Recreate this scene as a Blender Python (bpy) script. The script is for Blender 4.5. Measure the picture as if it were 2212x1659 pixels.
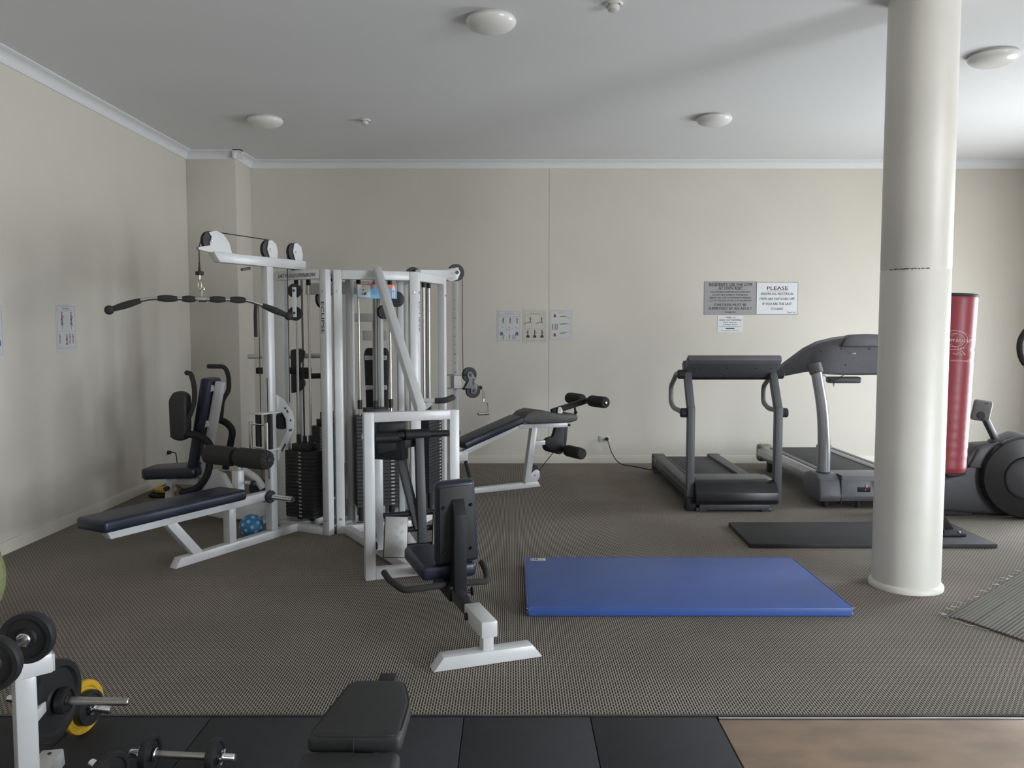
import bpy, bmesh, math, random
from mathutils import Matrix, Vector
random.seed(7)
for o in list(bpy.data.objects):
    bpy.data.objects.remove(o, do_unlink=True)
SC = bpy.context.scene
COL = SC.collection
R = math.radians

# ------------------------------------------------------------------ camera
cam_d = bpy.data.cameras.new('camera')
cam_d.sensor_width = 36.0
cam_d.lens = 1760.0 / 2212.0 * 36.0
cam_d.clip_start = 0.05
cam = bpy.data.objects.new('camera', cam_d)
cam.location = (0, 0, 1.55)
cam.rotation_euler = (R(90) - math.atan(116.5 / 1760.0), 0, 0)
COL.objects.link(cam)
SC.camera = cam

# ------------------------------------------------------------------ sky, window light, exposure
world = bpy.data.worlds.new('sky')
SC.world = world
world.use_nodes = True
wn = world.node_tree.nodes
bg = wn['Background']
bg.inputs['Strength'].default_value = 9.0
_tc = wn.new('ShaderNodeTexCoord')
_sx = wn.new('ShaderNodeSeparateXYZ')
_rp = wn.new('ShaderNodeValToRGB')
_mr = wn.new('ShaderNodeMapRange')
_mr.inputs['From Min'].default_value = -0.25
_mr.inputs['From Max'].default_value = 0.25
_rp.color_ramp.elements[0].color = (0.66, 0.68, 0.70, 1)      # sunlit paving below the horizon
_rp.color_ramp.elements[1].color = (0.84, 0.92, 1.0, 1)       # bright overcast sky
_l = world.node_tree.links
_l.new(_tc.outputs['Generated'], _sx.inputs[0])
_l.new(_sx.outputs['Z'], _mr.inputs['Value'])
_l.new(_mr.outputs['Result'], _rp.inputs['Fac'])
_l.new(_rp.outputs['Color'], bg.inputs['Color'])
SC.view_settings.view_transform = 'Standard'
SC.view_settings.look = 'None'
SC.view_settings.gamma = 1.0
SC.view_settings.use_curve_mapping = False
SC.view_settings.exposure = 1.62

XL, XR, YB, YF, H = -3.52, 6.15, 9.44, -5.0, 3.475
# openings in the right wall (y0, y1, z0, z1): terrace doors; the far one is unseen, added to brighten the back wall
OPEN = [(-1.8, 1.3, 0.06, 2.7), (6.1, 7.7, 0.06, 2.3)]
for (y0, y1, z0, z1) in OPEN:
    ld = bpy.data.lights.new('window_portal', 'AREA')
    ld.shape = 'RECTANGLE'
    ld.size = y1 - y0
    ld.size_y = z1 - z0
    ld.cycles.is_portal = True
    lo = bpy.data.objects.new('window_portal', ld)
    lo.location = (XR + 0.12, (y0 + y1) / 2, (z0 + z1) / 2)
    lo.rotation_euler = (R(90), 0, R(90))
    COL.objects.link(lo)

# ------------------------------------------------------------------ materials
def mat(name, col, rough=0.5, metal=0.0, noise=0.0, nscale=8.0, bump=0.0, bscale=200.0, spec=0.5, coat=0.0):
    m = bpy.data.materials.new(name)
    m.use_nodes = True
    nt = m.node_tree
    b = nt.nodes['Principled BSDF']
    b.inputs['Base Color'].default_value = (*col, 1)
    b.inputs['Roughness'].default_value = rough
    b.inputs['Metallic'].default_value = metal
    b.inputs['Specular IOR Level'].default_value = spec
    if coat:
        b.inputs['Coat Weight'].default_value = coat
        b.inputs['Coat Roughness'].default_value = 0.15
    tc = nt.nodes.new('ShaderNodeTexCoord')
    if noise:
        n = nt.nodes.new('ShaderNodeTexNoise')
        n.inputs['Scale'].default_value = nscale
        n.inputs['Detail'].default_value = 5
        nt.links.new(tc.outputs['Object'], n.inputs['Vector'])
        r = nt.nodes.new('ShaderNodeMapRange')
        r.inputs['From Min'].default_value = 0.3
        r.inputs['From Max'].default_value = 0.7
        r.inputs['To Min'].default_value = 1 - noise
        r.inputs['To Max'].default_value = 1 + noise
        nt.links.new(n.outputs['Fac'], r.inputs['Value'])
        mx = nt.nodes.new('ShaderNodeVectorMath')
        mx.operation = 'SCALE'
        mx.inputs[0].default_value = col
        nt.links.new(r.outputs['Result'], mx.inputs['Scale'])
        nt.links.new(mx.outputs['Vector'], b.inputs['Base Color'])
    if bump:
        n2 = nt.nodes.new('ShaderNodeTexNoise')
        n2.inputs['Scale'].default_value = bscale
        n2.inputs['Detail'].default_value = 3
        nt.links.new(tc.outputs['Object'], n2.inputs['Vector'])
        bp = nt.nodes.new('ShaderNodeBump')
        bp.inputs['Strength'].default_value = bump
        bp.inputs['Distance'].default_value = 0.002
        nt.links.new(n2.outputs['Fac'], bp.inputs['Height'])
        nt.links.new(bp.outputs['Normal'], b.inputs['Normal'])
    return m

WALL = mat('cream_wall_paint', (0.635, 0.600, 0.532), 0.75, noise=0.025, nscale=1.5, bump=0.08, bscale=120, spec=0.3)
CEIL = mat('ceiling_paint', (0.74, 0.755, 0.765), 0.85, noise=0.015, nscale=1.0, spec=0.2)
CORN = mat('cornice_paint', (0.72, 0.74, 0.755), 0.6)
SKIRT = mat('skirting_paint', (0.62, 0.59, 0.50), 0.45)
COLP = mat('column_paint', (0.715, 0.692, 0.632), 0.42, noise=0.04, nscale=3.0, bump=0.15, bscale=14)
WHITE = mat('white_powder_coat', (0.62, 0.625, 0.63), 0.3, noise=0.03, nscale=10, spec=0.5)
GREYW = mat('greyish_white_paint', (0.50, 0.50, 0.49), 0.4)
BLACK = mat('black_paint', (0.012, 0.0125, 0.0145), 0.55, spec=0.35)
BPLATE = mat('cast_black_plate', (0.016, 0.016, 0.018), 0.5, noise=0.15, nscale=40)
DGREY = mat('dark_grey_paint', (0.055, 0.057, 0.063), 0.45)
FOAM = mat('black_foam', (0.03, 0.029, 0.029), 0.9, bump=0.3, bscale=300)
RUBBER = mat('black_rubber', (0.022, 0.022, 0.024), 0.7)
CHROME = mat('chrome', (0.72, 0.73, 0.75), 0.14, 1.0)
STEEL = mat('brushed_steel', (0.48, 0.47, 0.45), 0.35, 1.0, noise=0.1, nscale=60)
NAVY = mat('navy_vinyl', (0.014, 0.018, 0.037), 0.36, noise=0.12, nscale=14, bump=0.1, bscale=60)
BVINYL = mat('black_vinyl', (0.022, 0.022, 0.023), 0.58, noise=0.1, nscale=20, bump=0.12, bscale=120)
GVINYL = mat('worn_grey_vinyl', (0.065, 0.063, 0.060), 0.5, noise=0.15, nscale=18, bump=0.25, bscale=30)
BLUEMAT = mat('blue_mat_vinyl', (0.050, 0.105, 0.34), 0.42, noise=0.06, nscale=6, bump=0.1, bscale=20)
RTILE = mat('rubber_tile', (0.020, 0.0215, 0.026), 0.75, noise=0.12, nscale=30, bump=0.2, bscale=260)
BMATR = mat('black_mat_rubber', (0.028, 0.029, 0.032), 0.65, noise=0.1, nscale=20, bump=0.25, bscale=160)
TRIMR = mat('rubber_trim', (0.020, 0.020, 0.022), 0.35)
GPLAS = mat('grey_plastic', (0.105, 0.108, 0.118), 0.45, noise=0.05, nscale=30)
GPLASL = mat('mid_grey_plastic', (0.16, 0.165, 0.18), 0.42, noise=0.05, nscale=30)
GLIGHT = mat('grey_paint', (0.19, 0.195, 0.20), 0.45)
SILVER = mat('silver_paint', (0.40, 0.41, 0.43), 0.32, 0.55)
BELT = mat('running_belt', (0.035, 0.035, 0.037), 0.75, noise=0.2, nscale=6, bump=0.15, bscale=200)
RED = mat('red_vinyl', (0.30, 0.034, 0.048), 0.40, noise=0.05, nscale=6, bump=0.2, bscale=9)
PINKP = mat('pale_print', (0.72, 0.50, 0.50), 0.5)
PAPER = mat('paper', (0.60, 0.60, 0.585), 0.7, noise=0.02, nscale=30)
PAPERY = mat('yellowed_paper', (0.58, 0.56, 0.47), 0.7, noise=0.03, nscale=30)
SIGNG = mat('grey_sign', (0.30, 0.30, 0.30), 0.45)
SIGNW = mat('white_sign', (0.68, 0.70, 0.71), 0.4)
INK = mat('ink_grey', (0.06, 0.065, 0.08), 0.6)
INKL = mat('ink_light', (0.26, 0.26, 0.27), 0.6)
INKB = mat('ink_blue', (0.08, 0.15, 0.33), 0.6)
INKR = mat('ink_red', (0.36, 0.06, 0.07), 0.6)
LBLUE = mat('placard_blue', (0.16, 0.42, 0.68), 0.5)
ORANGE = mat('placard_orange', (0.72, 0.17, 0.07), 0.5)
YELLOW = mat('yellow_paint', (0.55, 0.33, 0.02), 0.5, noise=0.12, nscale=30)
BALLB = mat('blue_ball', (0.035, 0.24, 0.56), 0.5)
BALLD = mat('ball_dots', (0.55, 0.56, 0.50), 0.55)
LIME = mat('lime_ball', (0.27, 0.30, 0.15), 0.35)
LAMP = mat('opal_lamp_glass', (0.74, 0.74, 0.72), 0.22)
PLASW = mat('white_plastic', (0.62, 0.62, 0.58), 0.35)
BRASSD = mat('dark_recess', (0.03, 0.03, 0.03), 0.6)

def plate_metal():
    m = mat('checker_plate', (0.32, 0.315, 0.30), 0.5, 0.5)
    return m
CHECK = plate_metal()
GBRK = mat('grey_bracket', (0.20, 0.20, 0.205), 0.45)
HOODB = mat('gloss_black_plastic', (0.014, 0.014, 0.017), 0.30)
STKL = mat('stack_label_grey', (0.42, 0.42, 0.40), 0.5)

def carpet_mat(name, rot=0.0, light=(0.35, 0.307, 0.258), dark=(0.030, 0.027, 0.025), ribbed=False):
    m = bpy.data.materials.new(name)
    m.use_nodes = True
    nt = m.node_tree
    b = nt.nodes['Principled BSDF']
    b.inputs['Roughness'].default_value = 0.9
    b.inputs['Specular IOR Level'].default_value = 0.2
    tc = nt.nodes.new('ShaderNodeTexCoord')
    mp = nt.nodes.new('ShaderNodeMapping')
    mp.inputs['Rotation'].default_value = (0, 0, R(90 + rot))
    nt.links.new(tc.outputs['Object'], mp.inputs['Vector'])
    br = nt.nodes.new('ShaderNodeTexBrick')
    br.inputs['Scale'].default_value = 1.0
    br.inputs['Brick Width'].default_value = 0.030 if not ribbed else 0.6
    br.inputs['Row Height'].default_value = 0.0115 if not ribbed else 0.020
    br.inputs['Mortar Size'].default_value = 0.0030 if not ribbed else 0.0038
    br.inputs['Mortar Smooth'].default_value = 0.35
    br.offset = 0.5
    br.inputs['Color1'].default_value = (*dark, 1)
    br.inputs['Color2'].default_value = (dark[0] * 1.5, dark[1] * 1.5, dark[2] * 1.4, 1)
    br.inputs['Mortar'].default_value = (*light, 1)
    nt.links.new(mp.outputs['Vector'], br.inputs['Vector'])
    n = nt.nodes.new('ShaderNodeTexNoise')
    n.inputs['Scale'].default_value = 1.3
    n.inputs['Detail'].default_value = 6
    nt.links.new(tc.outputs['Object'], n.inputs['Vector'])
    rr = nt.nodes.new('ShaderNodeMapRange')
    rr.inputs['From Min'].default_value = 0.3
    rr.inputs['From Max'].default_value = 0.7
    rr.inputs['To Min'].default_value = 0.86
    rr.inputs['To Max'].default_value = 1.1
    nt.links.new(n.outputs['Fac'], rr.inputs['Value'])
    sc = nt.nodes.new('ShaderNodeVectorMath')
    sc.operation = 'SCALE'
    nt.links.new(br.outputs['Color'], sc.inputs[0])
    nt.links.new(rr.outputs['Result'], sc.inputs['Scale'])
    nt.links.new(sc.outputs['Vector'], b.inputs['Base Color'])
    bp = nt.nodes.new('ShaderNodeBump')
    bp.inputs['Strength'].default_value = 0.6
    bp.inputs['Distance'].default_value = 0.003
    nt.links.new(br.outputs['Fac'], bp.inputs['Height'])
    nt.links.new(bp.outputs['Normal'], b.inputs['Normal'])
    return m
CARPET = carpet_mat('woven_carpet')
CARPET2 = carpet_mat('ribbed_carpet_offcut', rot=48, light=(0.30, 0.285, 0.25), dark=(0.13, 0.125, 0.118), ribbed=True)

def ply_mat():
    m = mat('worn_plywood', (0.40, 0.265, 0.175), 0.5)
    nt = m.node_tree
    b = nt.nodes['Principled BSDF']
    tc = nt.nodes.new('ShaderNodeTexCoord')
    mp = nt.nodes.new('ShaderNodeMapping')
    mp.inputs['Scale'].default_value = (1.0, 3.0, 1)
    nt.links.new(tc.outputs['Object'], mp.inputs['Vector'])
    n = nt.nodes.new('ShaderNodeTexNoise')
    n.inputs['Scale'].default_value = 3
    n.inputs['Detail'].default_value = 8
    nt.links.new(mp.outputs['Vector'], n.inputs['Vector'])
    n2 = nt.nodes.new('ShaderNodeTexNoise')
    n2.inputs['Scale'].default_value = 5
    n2.inputs['Detail'].default_value = 6
    nt.links.new(tc.outputs['Object'], n2.inputs['Vector'])
    ad = nt.nodes.new('ShaderNodeMath')
    ad.operation = 'ADD'
    nt.links.new(n.outputs['Fac'], ad.inputs[0])
    nt.links.new(n2.outputs['Fac'], ad.inputs[1])
    cr = nt.nodes.new('ShaderNodeValToRGB')
    cr.color_ramp.elements[0].position = 0.34
    cr.color_ramp.elements[0].color = (0.25, 0.19, 0.15, 1)
    cr.color_ramp.elements[1].position = 0.62
    cr.color_ramp.elements[1].color = (0.40, 0.28, 0.20, 1)
    hf = nt.nodes.new('ShaderNodeMath')
    hf.operation = 'MULTIPLY'
    hf.inputs[1].default_value = 0.5
    nt.links.new(ad.outputs[0], hf.inputs[0])
    nt.links.new(hf.outputs[0], cr.inputs['Fac'])
    nt.links.new(cr.outputs['Color'], b.inputs['Base Color'])
    return m
PLY = ply_mat()

# ------------------------------------------------------------------ mesh building helpers
X, Y, Z = Vector((1, 0, 0)), Vector((0, 1, 0)), Vector((0, 0, 1))

class B:
    """collects primitives, then links them as ONE mesh object"""
    def __init__(s, M=None):
        s.v, s.f, s.m = [], [], []
        s.M = M or Matrix()
        s.mi = 0
    def use(s, i):
        s.mi = i
        return s
    def _add(s, vs, fs):
        n = len(s.v)
        s.v += [s.M @ Vector(p) for p in vs]
        s.f += [[i + n for i in f] for f in fs]
        s.m += [s.mi] * len(fs)
        return s
    def _bm(s, bm, T=None):
        if T is not None:
            bmesh.ops.transform(bm, matrix=T, verts=bm.verts)
        bm.verts.index_update()
        s._add([p.co.copy() for p in bm.verts], [[q.index for q in f.verts] for f in bm.faces])
        bm.free()
        return s
    def box(s, c, size, rot=None, bev=0.004, seg=2):
        bm = bmesh.new()
        bmesh.ops.create_cube(bm, size=1.0)
        bmesh.ops.scale(bm, vec=size, verts=bm.verts)
        if bev:
            bev = min(bev, min(size) * 0.49)
            bmesh.ops.bevel(bm, geom=bm.edges[:], offset=bev, segments=seg, profile=0.5, affect='EDGES')
        T = Matrix.Translation(c)
        if rot is not None:
            T = T @ (rot.to_4x4() if isinstance(rot, Matrix) else rot)
        return s._bm(bm, T)
    def beam(s, p0, p1, w, h, up=Z, bev=0.006, cut0=0.0, cut1=0.0):
        p0, p1 = Vector(p0), Vector(p1)
        d = p1 - p0
        L = d.length
        d.normalize()
        up = Vector(up)
        if abs(d.dot(up)) > 0.98:
            up = Y
        side = d.cross(up).normalized()
        up = side.cross(d).normalized()
        bm = bmesh.new()
        bmesh.ops.create_cube(bm, size=1.0)
        for v in bm.verts:
            top = v.co.z > 0
            x = 0 if v.co.x < 0 else L
            if top:
                x += cut0 if v.co.x < 0 else -cut1
            v.co = Vector((x, v.co.y * w, v.co.z * h))
        if bev:
            bmesh.ops.bevel(bm, geom=bm.edges[:], offset=min(bev, w * .45, h * .45), segments=2, profile=0.5, affect='EDGES')
        T = Matrix((( d.x, -side.x, up.x, p0.x), (d.y, -side.y, up.y, p0.y), (d.z, -side.z, up.z, p0.z), (0, 0, 0, 1)))
        return s._bm(bm, T)
    def tube(s, pts, r, seg=10, rnd=0.0, closed=False, r1=None):
        P = [Vector(p) for p in pts]
        if rnd:
            P = fillet(P, rnd, closed)
        n = len(P)
        tang = []
        for i in range(n):
            a = P[(i - 1) % n] if (closed or i > 0) else P[i]
            b = P[(i + 1) % n] if (closed or i < n - 1) else P[i]
            tang.append((b - a).normalized())
        t0 = tang[0]
        nrm = t0.cross(Z)
        if nrm.length < 1e-3:
            nrm = t0.cross(X)
        nrm.normalize()
        vs, fs = [], []
        for i in range(n):
            t = tang[i]
            nrm = (nrm - t * nrm.dot(t))
            if nrm.length < 1e-6:
                nrm = t.orthogonal()
            nrm.normalize()
            bn = t.cross(nrm)
            rr = r if r1 is None else r + (r1 - r) * i / (n - 1)
            for k in range(seg):
                a = 2 * math.pi * k / seg
                vs.append(P[i] + nrm * (rr * math.cos(a)) + bn * (rr * math.sin(a)))
        m = n if closed else n - 1
        for i in range(m):
            j = (i + 1) % n
            for k in range(seg):
                l = (k + 1) % seg
                fs.append([i * seg + k, i * seg + l, j * seg + l, j * seg + k])
        if not closed:
            fs.append([k for k in range(seg)][::-1])
            fs.append([(n - 1) * seg + k for k in range(seg)])
        return s._add(vs, fs)
    def lathe(s, prof, o=(0, 0, 0), axis=Z, seg=24):
        o, axis = Vector(o), Vector(axis).normalized()
        u = axis.orthogonal().normalized()
        w = axis.cross(u)
        vs, fs, rings = [], [], []
        for (r, h) in prof:
            if r < 1e-6:
                rings.append([len(vs)])
                vs.append(o + axis * h)
            else:
                ring = []
                for k in range(seg):
                    a = 2 * math.pi * k / seg
                    ring.append(len(vs))
                    vs.append(o + axis * h + u * (r * math.cos(a)) + w * (r * math.sin(a)))
                rings.append(ring)
        for a, b in zip(rings[:-1], rings[1:]):
            for k in range(seg):
                l = (k + 1) % seg
                if len(a) == 1 and len(b) == 1:
                    continue
                if len(a) == 1:
                    fs.append([a[0], b[l], b[k]])
                elif len(b) == 1:
                    fs.append([a[k], a[l], b[0]])
                else:
                    fs.append([a[k], a[l], b[l], b[k]])
        return s._add(vs, fs)
    def cyl(s, p0, p1, r, r2=None, seg=20, bev=0.003):
        p0, p1 = Vector(p0), Vector(p1)
        L = (p1 - p0).length
        r2 = r if r2 is None else r2
        b = min(bev, r * .4, r2 * .4, L * .3)
        return s.lathe([(0, 0), (r - b, 0), (r, b), (r2, L - b), (r2 - b, L), (0, L)], p0, p1 - p0, seg)
    def ball(s, c, r, seg=24, rings=14, axis=Z):
        return s.lathe([(r * math.sin(math.pi * i / rings), -r * math.cos(math.pi * i / rings)) for i in range(rings + 1)], c, axis, seg)
    def prism(s, poly, o, ux, uy, t, bev=0.0, seg=2):
        o, ux, uy = Vector(o), Vector(ux).normalized(), Vector(uy).normalized()
        n = ux.cross(uy).normalized()
        bm = bmesh.new()
        lo = [bm.verts.new(o + ux * a + uy * b - n * (t / 2)) for a, b in poly]
        hi = [bm.verts.new(o + ux * a + uy * b + n * (t / 2)) for a, b in poly]
        bm.faces.new(lo[::-1])
        bm.faces.new(hi)
        k = len(poly)
        for i in range(k):
            j = (i + 1) % k
            bm.faces.new([lo[i], lo[j], hi[j], hi[i]])
        bmesh.ops.recalc_face_normals(bm, faces=bm.faces)
        if bev:
            bmesh.ops.bevel(bm, geom=bm.edges[:], offset=bev, segments=seg, profile=0.5, affect='EDGES')
        return s._bm(bm)
    def text(s, body, size, o, ux, uy, align='CENTER', width=None, shear=0.0, depth=0.0004, bold=0.0, bend=None):
        o, ux, uy = Vector(o), Vector(ux).normalized(), Vector(uy).normalized()
        n = ux.cross(uy)
        cu = bpy.data.curves.new('t', 'FONT')
        cu.body = body
        cu.size = 1.0
        cu.align_x = align
        cu.shear = shear
        cu.resolution_u = 2
        ob = bpy.data.objects.new('t', cu)
        COL.objects.link(ob)
        bpy.context.view_layer.update()
        me = bpy.data.meshes.new_from_object(ob.evaluated_get(bpy.context.evaluated_depsgraph_get()))
        vs = [v.co.copy() for v in me.vertices]
        fs = [list(p.vertices) for p in me.polygons]
        bpy.data.objects.remove(ob, do_unlink=True)
        bpy.data.curves.remove(cu)
        bpy.data.meshes.remove(me)
        if not vs:
            return s
        kx = size
        if width:
            w = max(v.x for v in vs) - min(v.x for v in vs)
            kx = width / max(w, 1e-6)
        # heavier strokes: the same outlines set twice, a hair apart
        for dx in ((-bold, bold) if bold else (0.0,)):
            dx *= size * .8
            if bend:
                pts = [bend(v.x * kx + dx, v.y * size) for v in vs]
            else:
                pts = [o + ux * (v.x * kx + dx) + uy * (v.y * size) + n * depth for v in vs]
            s._add(pts, fs)
        return s
    def out(s, name, mats, parent=None, label=None, angle=38, kind=None):
        me = bpy.data.meshes.new(name)
        me.from_pydata([tuple(p) for p in s.v], [], s.f)
        mats = mats if isinstance(mats, (list, tuple)) else [mats]
        for m in mats:
            me.materials.append(m)
        me.polygons.foreach_set('material_index', s.m)
        me.polygons.foreach_set('use_smooth', [True] * len(me.polygons))
        me.update()
        me.set_sharp_from_angle(angle=R(angle))
        ob = bpy.data.objects.new(name, me)
        COL.objects.link(ob)
        if parent is not None:
            ob.parent = parent
        if label:
            ob['label'] = label
        if kind:
            ob['kind'] = kind
        return ob

def fillet(P, r, closed=False, k=5):
    out = []
    n = len(P)
    for i in range(n):
        if not closed and i in (0, n - 1):
            out.append(P[i])
            continue
        a, b, c = P[(i - 1) % n], P[i], P[(i + 1) % n]
        u, w = (a - b), (c - b)
        lu, lw = u.length, w.length
        u.normalize()
        w.normalize()
        ang = u.angle(w, math.pi)
        if ang > math.pi - 0.02:
            out.append(b)
            continue
        d = min(r, lu * .48, lw * .48)
        p, q = b + u * d, b + w * d
        for j in range(k + 1):
            t = j / k
            out.append(p * (1 - t) ** 2 + b * (2 * t * (1 - t)) + q * t * t)
    return out

def tag(o, label, cat, group=None, kind=None):
    o['label'] = label
    o['category'] = cat
    if group:
        o['group'] = group
    if kind:
        o['kind'] = kind
    return o
def thing(name, label, cat, loc=(0, 0, 0), group=None):
    o = bpy.data.objects.new(name, None)
    o.empty_display_size = 0.1
    COL.objects.link(o)
    o.location = loc
    return tag(o, label, cat, group)
def struct(b, name, m, parent=None, angle=38):
    o = b.out(name, m, parent, angle=angle)
    if parent is None:
        o['kind'] = 'structure'
    return o
def clone(root, loc, label=None):
    r = root.copy()
    COL.objects.link(r)
    r.location = loc
    if label:
        r['label'] = label
    for ch in root.children:
        c = ch.copy()
        COL.objects.link(c)
        c.parent = r
        for g in ch.children:
            d = g.copy()
            COL.objects.link(d)
            d.parent = c
    return r
def frame_s(o, e, root=(0, 0, 0)):
    """x = along e (outward), y = to the right of it, z up; relative to root"""
    e = Vector((e[0], e[1], 0)).normalized()
    l = Vector((-e.y, e.x, 0))
    return Matrix(((e.x, l.x, 0, o[0] - root[0]), (e.y, l.y, 0, o[1] - root[1]), (0, 0, 1, -root[2]), (0, 0, 0, 1)))
def off(root):
    return Matrix.Translation((-root[0], -root[1], -root[2]))

# ================================================================== the room
b = B()
b.box(((XL + XR) / 2, (YB + YF) / 2, -0.05), (XR - XL + .4, YB - YF + .4, 0.1), bev=0)
floor = struct(b, 'floor', CARPET)
b = B()
b.box(((XL + XR) / 2, (YB + YF) / 2, H + 0.05), (XR - XL + .4, YB - YF + .4, 0.1), bev=0)
struct(b, 'ceiling', CEIL)
# back wall in two sheets with an expansion joint between them
JX = 0.425
b = B()
b.box(((XL + JX - .002) / 2 - .1, YB + .1, H / 2), (JX - .002 - XL + .2, .2, H), bev=0)
b.box(((XR + JX + .002) / 2 + .1, YB + .1, H / 2), (XR - JX - .002 + .2, .2, H), bev=0)
b.use(1).box((JX, YB + .1, H / 2), (.010, .196, H), bev=0)
struct(b, 'wall_back', [WALL, mat('joint_sealant', (0.25, 0.24, 0.21), 0.8)])
b = B()
b.box((XL - .1, (YB + YF) / 2, H / 2), (.2, YB - YF, H), bev=0)
struct(b, 'wall_left', WALL)
b = B()
b.box(((XL + XR) / 2, YF - .1, H / 2), (XR - XL + .4, .2, H), bev=0)
struct(b, 'wall_front', WALL)
# right wall round its openings
b = B()
ys = [YF] + [y for o in OPEN for y in o[:2]] + [YB]
for i in range(0, len(ys), 2):
    b.box((XR + .1, (ys[i] + ys[i + 1]) / 2, H / 2), (.2, ys[i + 1] - ys[i], H), bev=0)
for (y0, y1, z0, z1) in OPEN:
    b.box((XR + .1, (y0 + y1) / 2, (z1 + H) / 2), (.2, y1 - y0, H - z1), bev=0)
    b.box((XR + .1, (y0 + y1) / 2, z0 / 2), (.2, y1 - y0, z0), bev=0)
struct(b, 'wall_right', WALL)
for i, (y0, y1, z0, z1) in enumerate(OPEN):
    b = B()
    n = 3 if i == 0 else 2
    for k in range(n + 1):
        b.box((XR + .06, y0 + (y1 - y0) * k / n, (z0 + z1) / 2), (.06, .07, z1 - z0), bev=.004)
    b.box((XR + .06, (y0 + y1) / 2, z0 + .03), (.06, y1 - y0, .06), bev=.004)
    b.box((XR + .06, (y0 + y1) / 2, z1 - .03), (.06, y1 - y0, .06), bev=.004)
    struct(b, 'window_%d' % (i + 1), WHITE)  # the far window is an unseen addition that lights the back wall
# boxed pier in the far left corner
PX0, PX1, PY = XL, -2.985, 8.93
b = B()
b.box(((PX0 + PX1) / 2, (PY + YB) / 2, H / 2), (PX1 - PX0, YB - PY, H), bev=.004)
struct(b, 'wall_corner_pier', WALL)
# skirting boards
def skirting(name, p0, p1, n):
    b = B()
    d = Vector(p1) - Vector(p0)
    n = Vector(n)
    t = d.normalized()
    b.prism([(0, 0), (.016, 0), (.016, .075), (.010, .088), (0, .09)], Vector(p0) + d / 2, n, Z, d.length)
    struct(b, name, SKIRT)
skirting('baseboard_back', (PX1, YB, 0), (XR, YB, 0), (0, -1, 0))
skirting('baseboard_left', (XL, YF, 0), (XL, PY, 0), (1, 0, 0))
skirting('baseboard_pier_front', (PX0, PY, 0), (PX1, PY, 0), (0, -1, 0))
skirting('baseboard_pier_side', (PX1, PY, 0), (PX1, YB, 0), (1, 0, 0))
# cove cornice
def cornice(name, p0, p1, n):
    b = B()
    d = Vector(p1) - Vector(p0)
    c = .088
    prof = [(0, 0), (0, -c), (.010, -c), (.014, -c + .010)]
    for i in range(7):
        a = R(90) * i / 6
        prof.append((c - .012 - (c - .028) * math.cos(a), -c + .014 + (c - .028) * math.sin(a)))
    prof += [(c - .008, -.010), (c, -.010), (c, 0)]
    b.prism(prof, Vector(p0) + d / 2 + Vector((0, 0, H)), Vector(n), Z, d.length)
    struct(b, name, CORN)
cornice('trim_back', (PX1, YB, 0), (XR, YB, 0), (0, -1, 0))
cornice('trim_left', (XL, YF, 0), (XL, PY, 0), (1, 0, 0))
cornice('trim_pier_front', (PX0, PY, 0), (PX1 + .088, PY, 0), (0, -1, 0))
cornice('trim_pier_side', (PX1, PY - .088, 0), (PX1, YB, 0), (1, 0, 0))
# round column with a flared base ring and a weld seam
CX_, CY_, CR = 2.395, 4.87, 0.192
b = B()
b.lathe([(CR, 0), (CR, 1.895), (CR - .0025, 1.899), (CR - .0025, 1.905), (CR, 1.909), (CR, H)], (CX_, CY_, 0), Z, 64)
column = struct(b, 'column', COLP)
b = B()
b.lathe([(CR + .018, 0), (CR + .018, .018), (CR + .010, .030), (CR, .036)], (CX_, CY_, 0), Z, 64)
b.out('base_ring', COLP, column)
b = B()
for k in range(26):
    a = R(200 + k * 2.6 + random.uniform(-.6, .6))
    r = CR + .0004
    if random.random() < .75:
        c = Vector((CX_ + r * math.cos(a), CY_ + r * math.sin(a), 1.902 + random.uniform(-.002, .002)))
        t = Vector((-math.sin(a), math.cos(a), 0))
        b.box(c, (.010, .0014, random.uniform(.003, .007)), Matrix((t, Vector((math.cos(a), math.sin(a), 0)), Z)).transposed(), bev=0)
b.out('scuff', DGREY, column)

# ================================================================== ceiling fittings
def ceiling_lamp(x, y, r, label):
    t = thing('ceiling_lamp', label, 'lamp', (x, y, H), 'round ceiling lamps')
    B().lathe([(0, 0), (r * .93, 0), (r * .95, -.012), (r * .9, -.016), (0, -.016)][::-1], (0, 0, 0), Z, 40).out('mounting_ring', PLASW, t)
    prof = [(r * .99, -.014), (r, -.020)]
    for i in range(1, 13):
        a = R(90) * i / 12
        prof.append((r * math.cos(a), -.020 - .066 * math.sin(a)))
    prof[-1] = (0, -.086)
    B().lathe(prof[::-1], (0, 0, 0), Z, 48).out('diffuser', LAMP, t)
ceiling_lamp(-.13, 5.18, .157, 'round opal ceiling lamp nearest the camera, at the top middle of the frame')
ceiling_lamp(-2.25, 7.57, .160, 'round opal ceiling lamp over the lat pulldown arm')
ceiling_lamp(1.83, 7.52, .160, 'round opal ceiling lamp above the treadmills')
ceiling_lamp(3.37, 5.84, .165, 'round opal ceiling lamp right of the column, cut by the frame')
def smoke_alarm(x, y, label, r=.052):
    t = thing('smoke_detector', label, 'smoke detector', (x, y, H), 'smoke detectors')
    B().lathe([(0, -.014), (r * .9, -.014), (r, -.008), (r, 0), (0, 0)], (0, 0, 0), Z, 28).out('base', PLASW, t)
    B().lathe([(0, -.046), (r * .42, -.046), (r * .6, -.040), (r * .62, -.014), (0, -.014)], (0, 0, 0), Z, 24).out('sensor_head', PLASW, t)
    for k in range(4):
        a = R(45 + 90 * k)
        B().box((r * .78 * math.cos(a), r * .78 * math.sin(a), -.0145), (.008, .008, .003), bev=0).out('vent', BRASSD, t)
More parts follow.
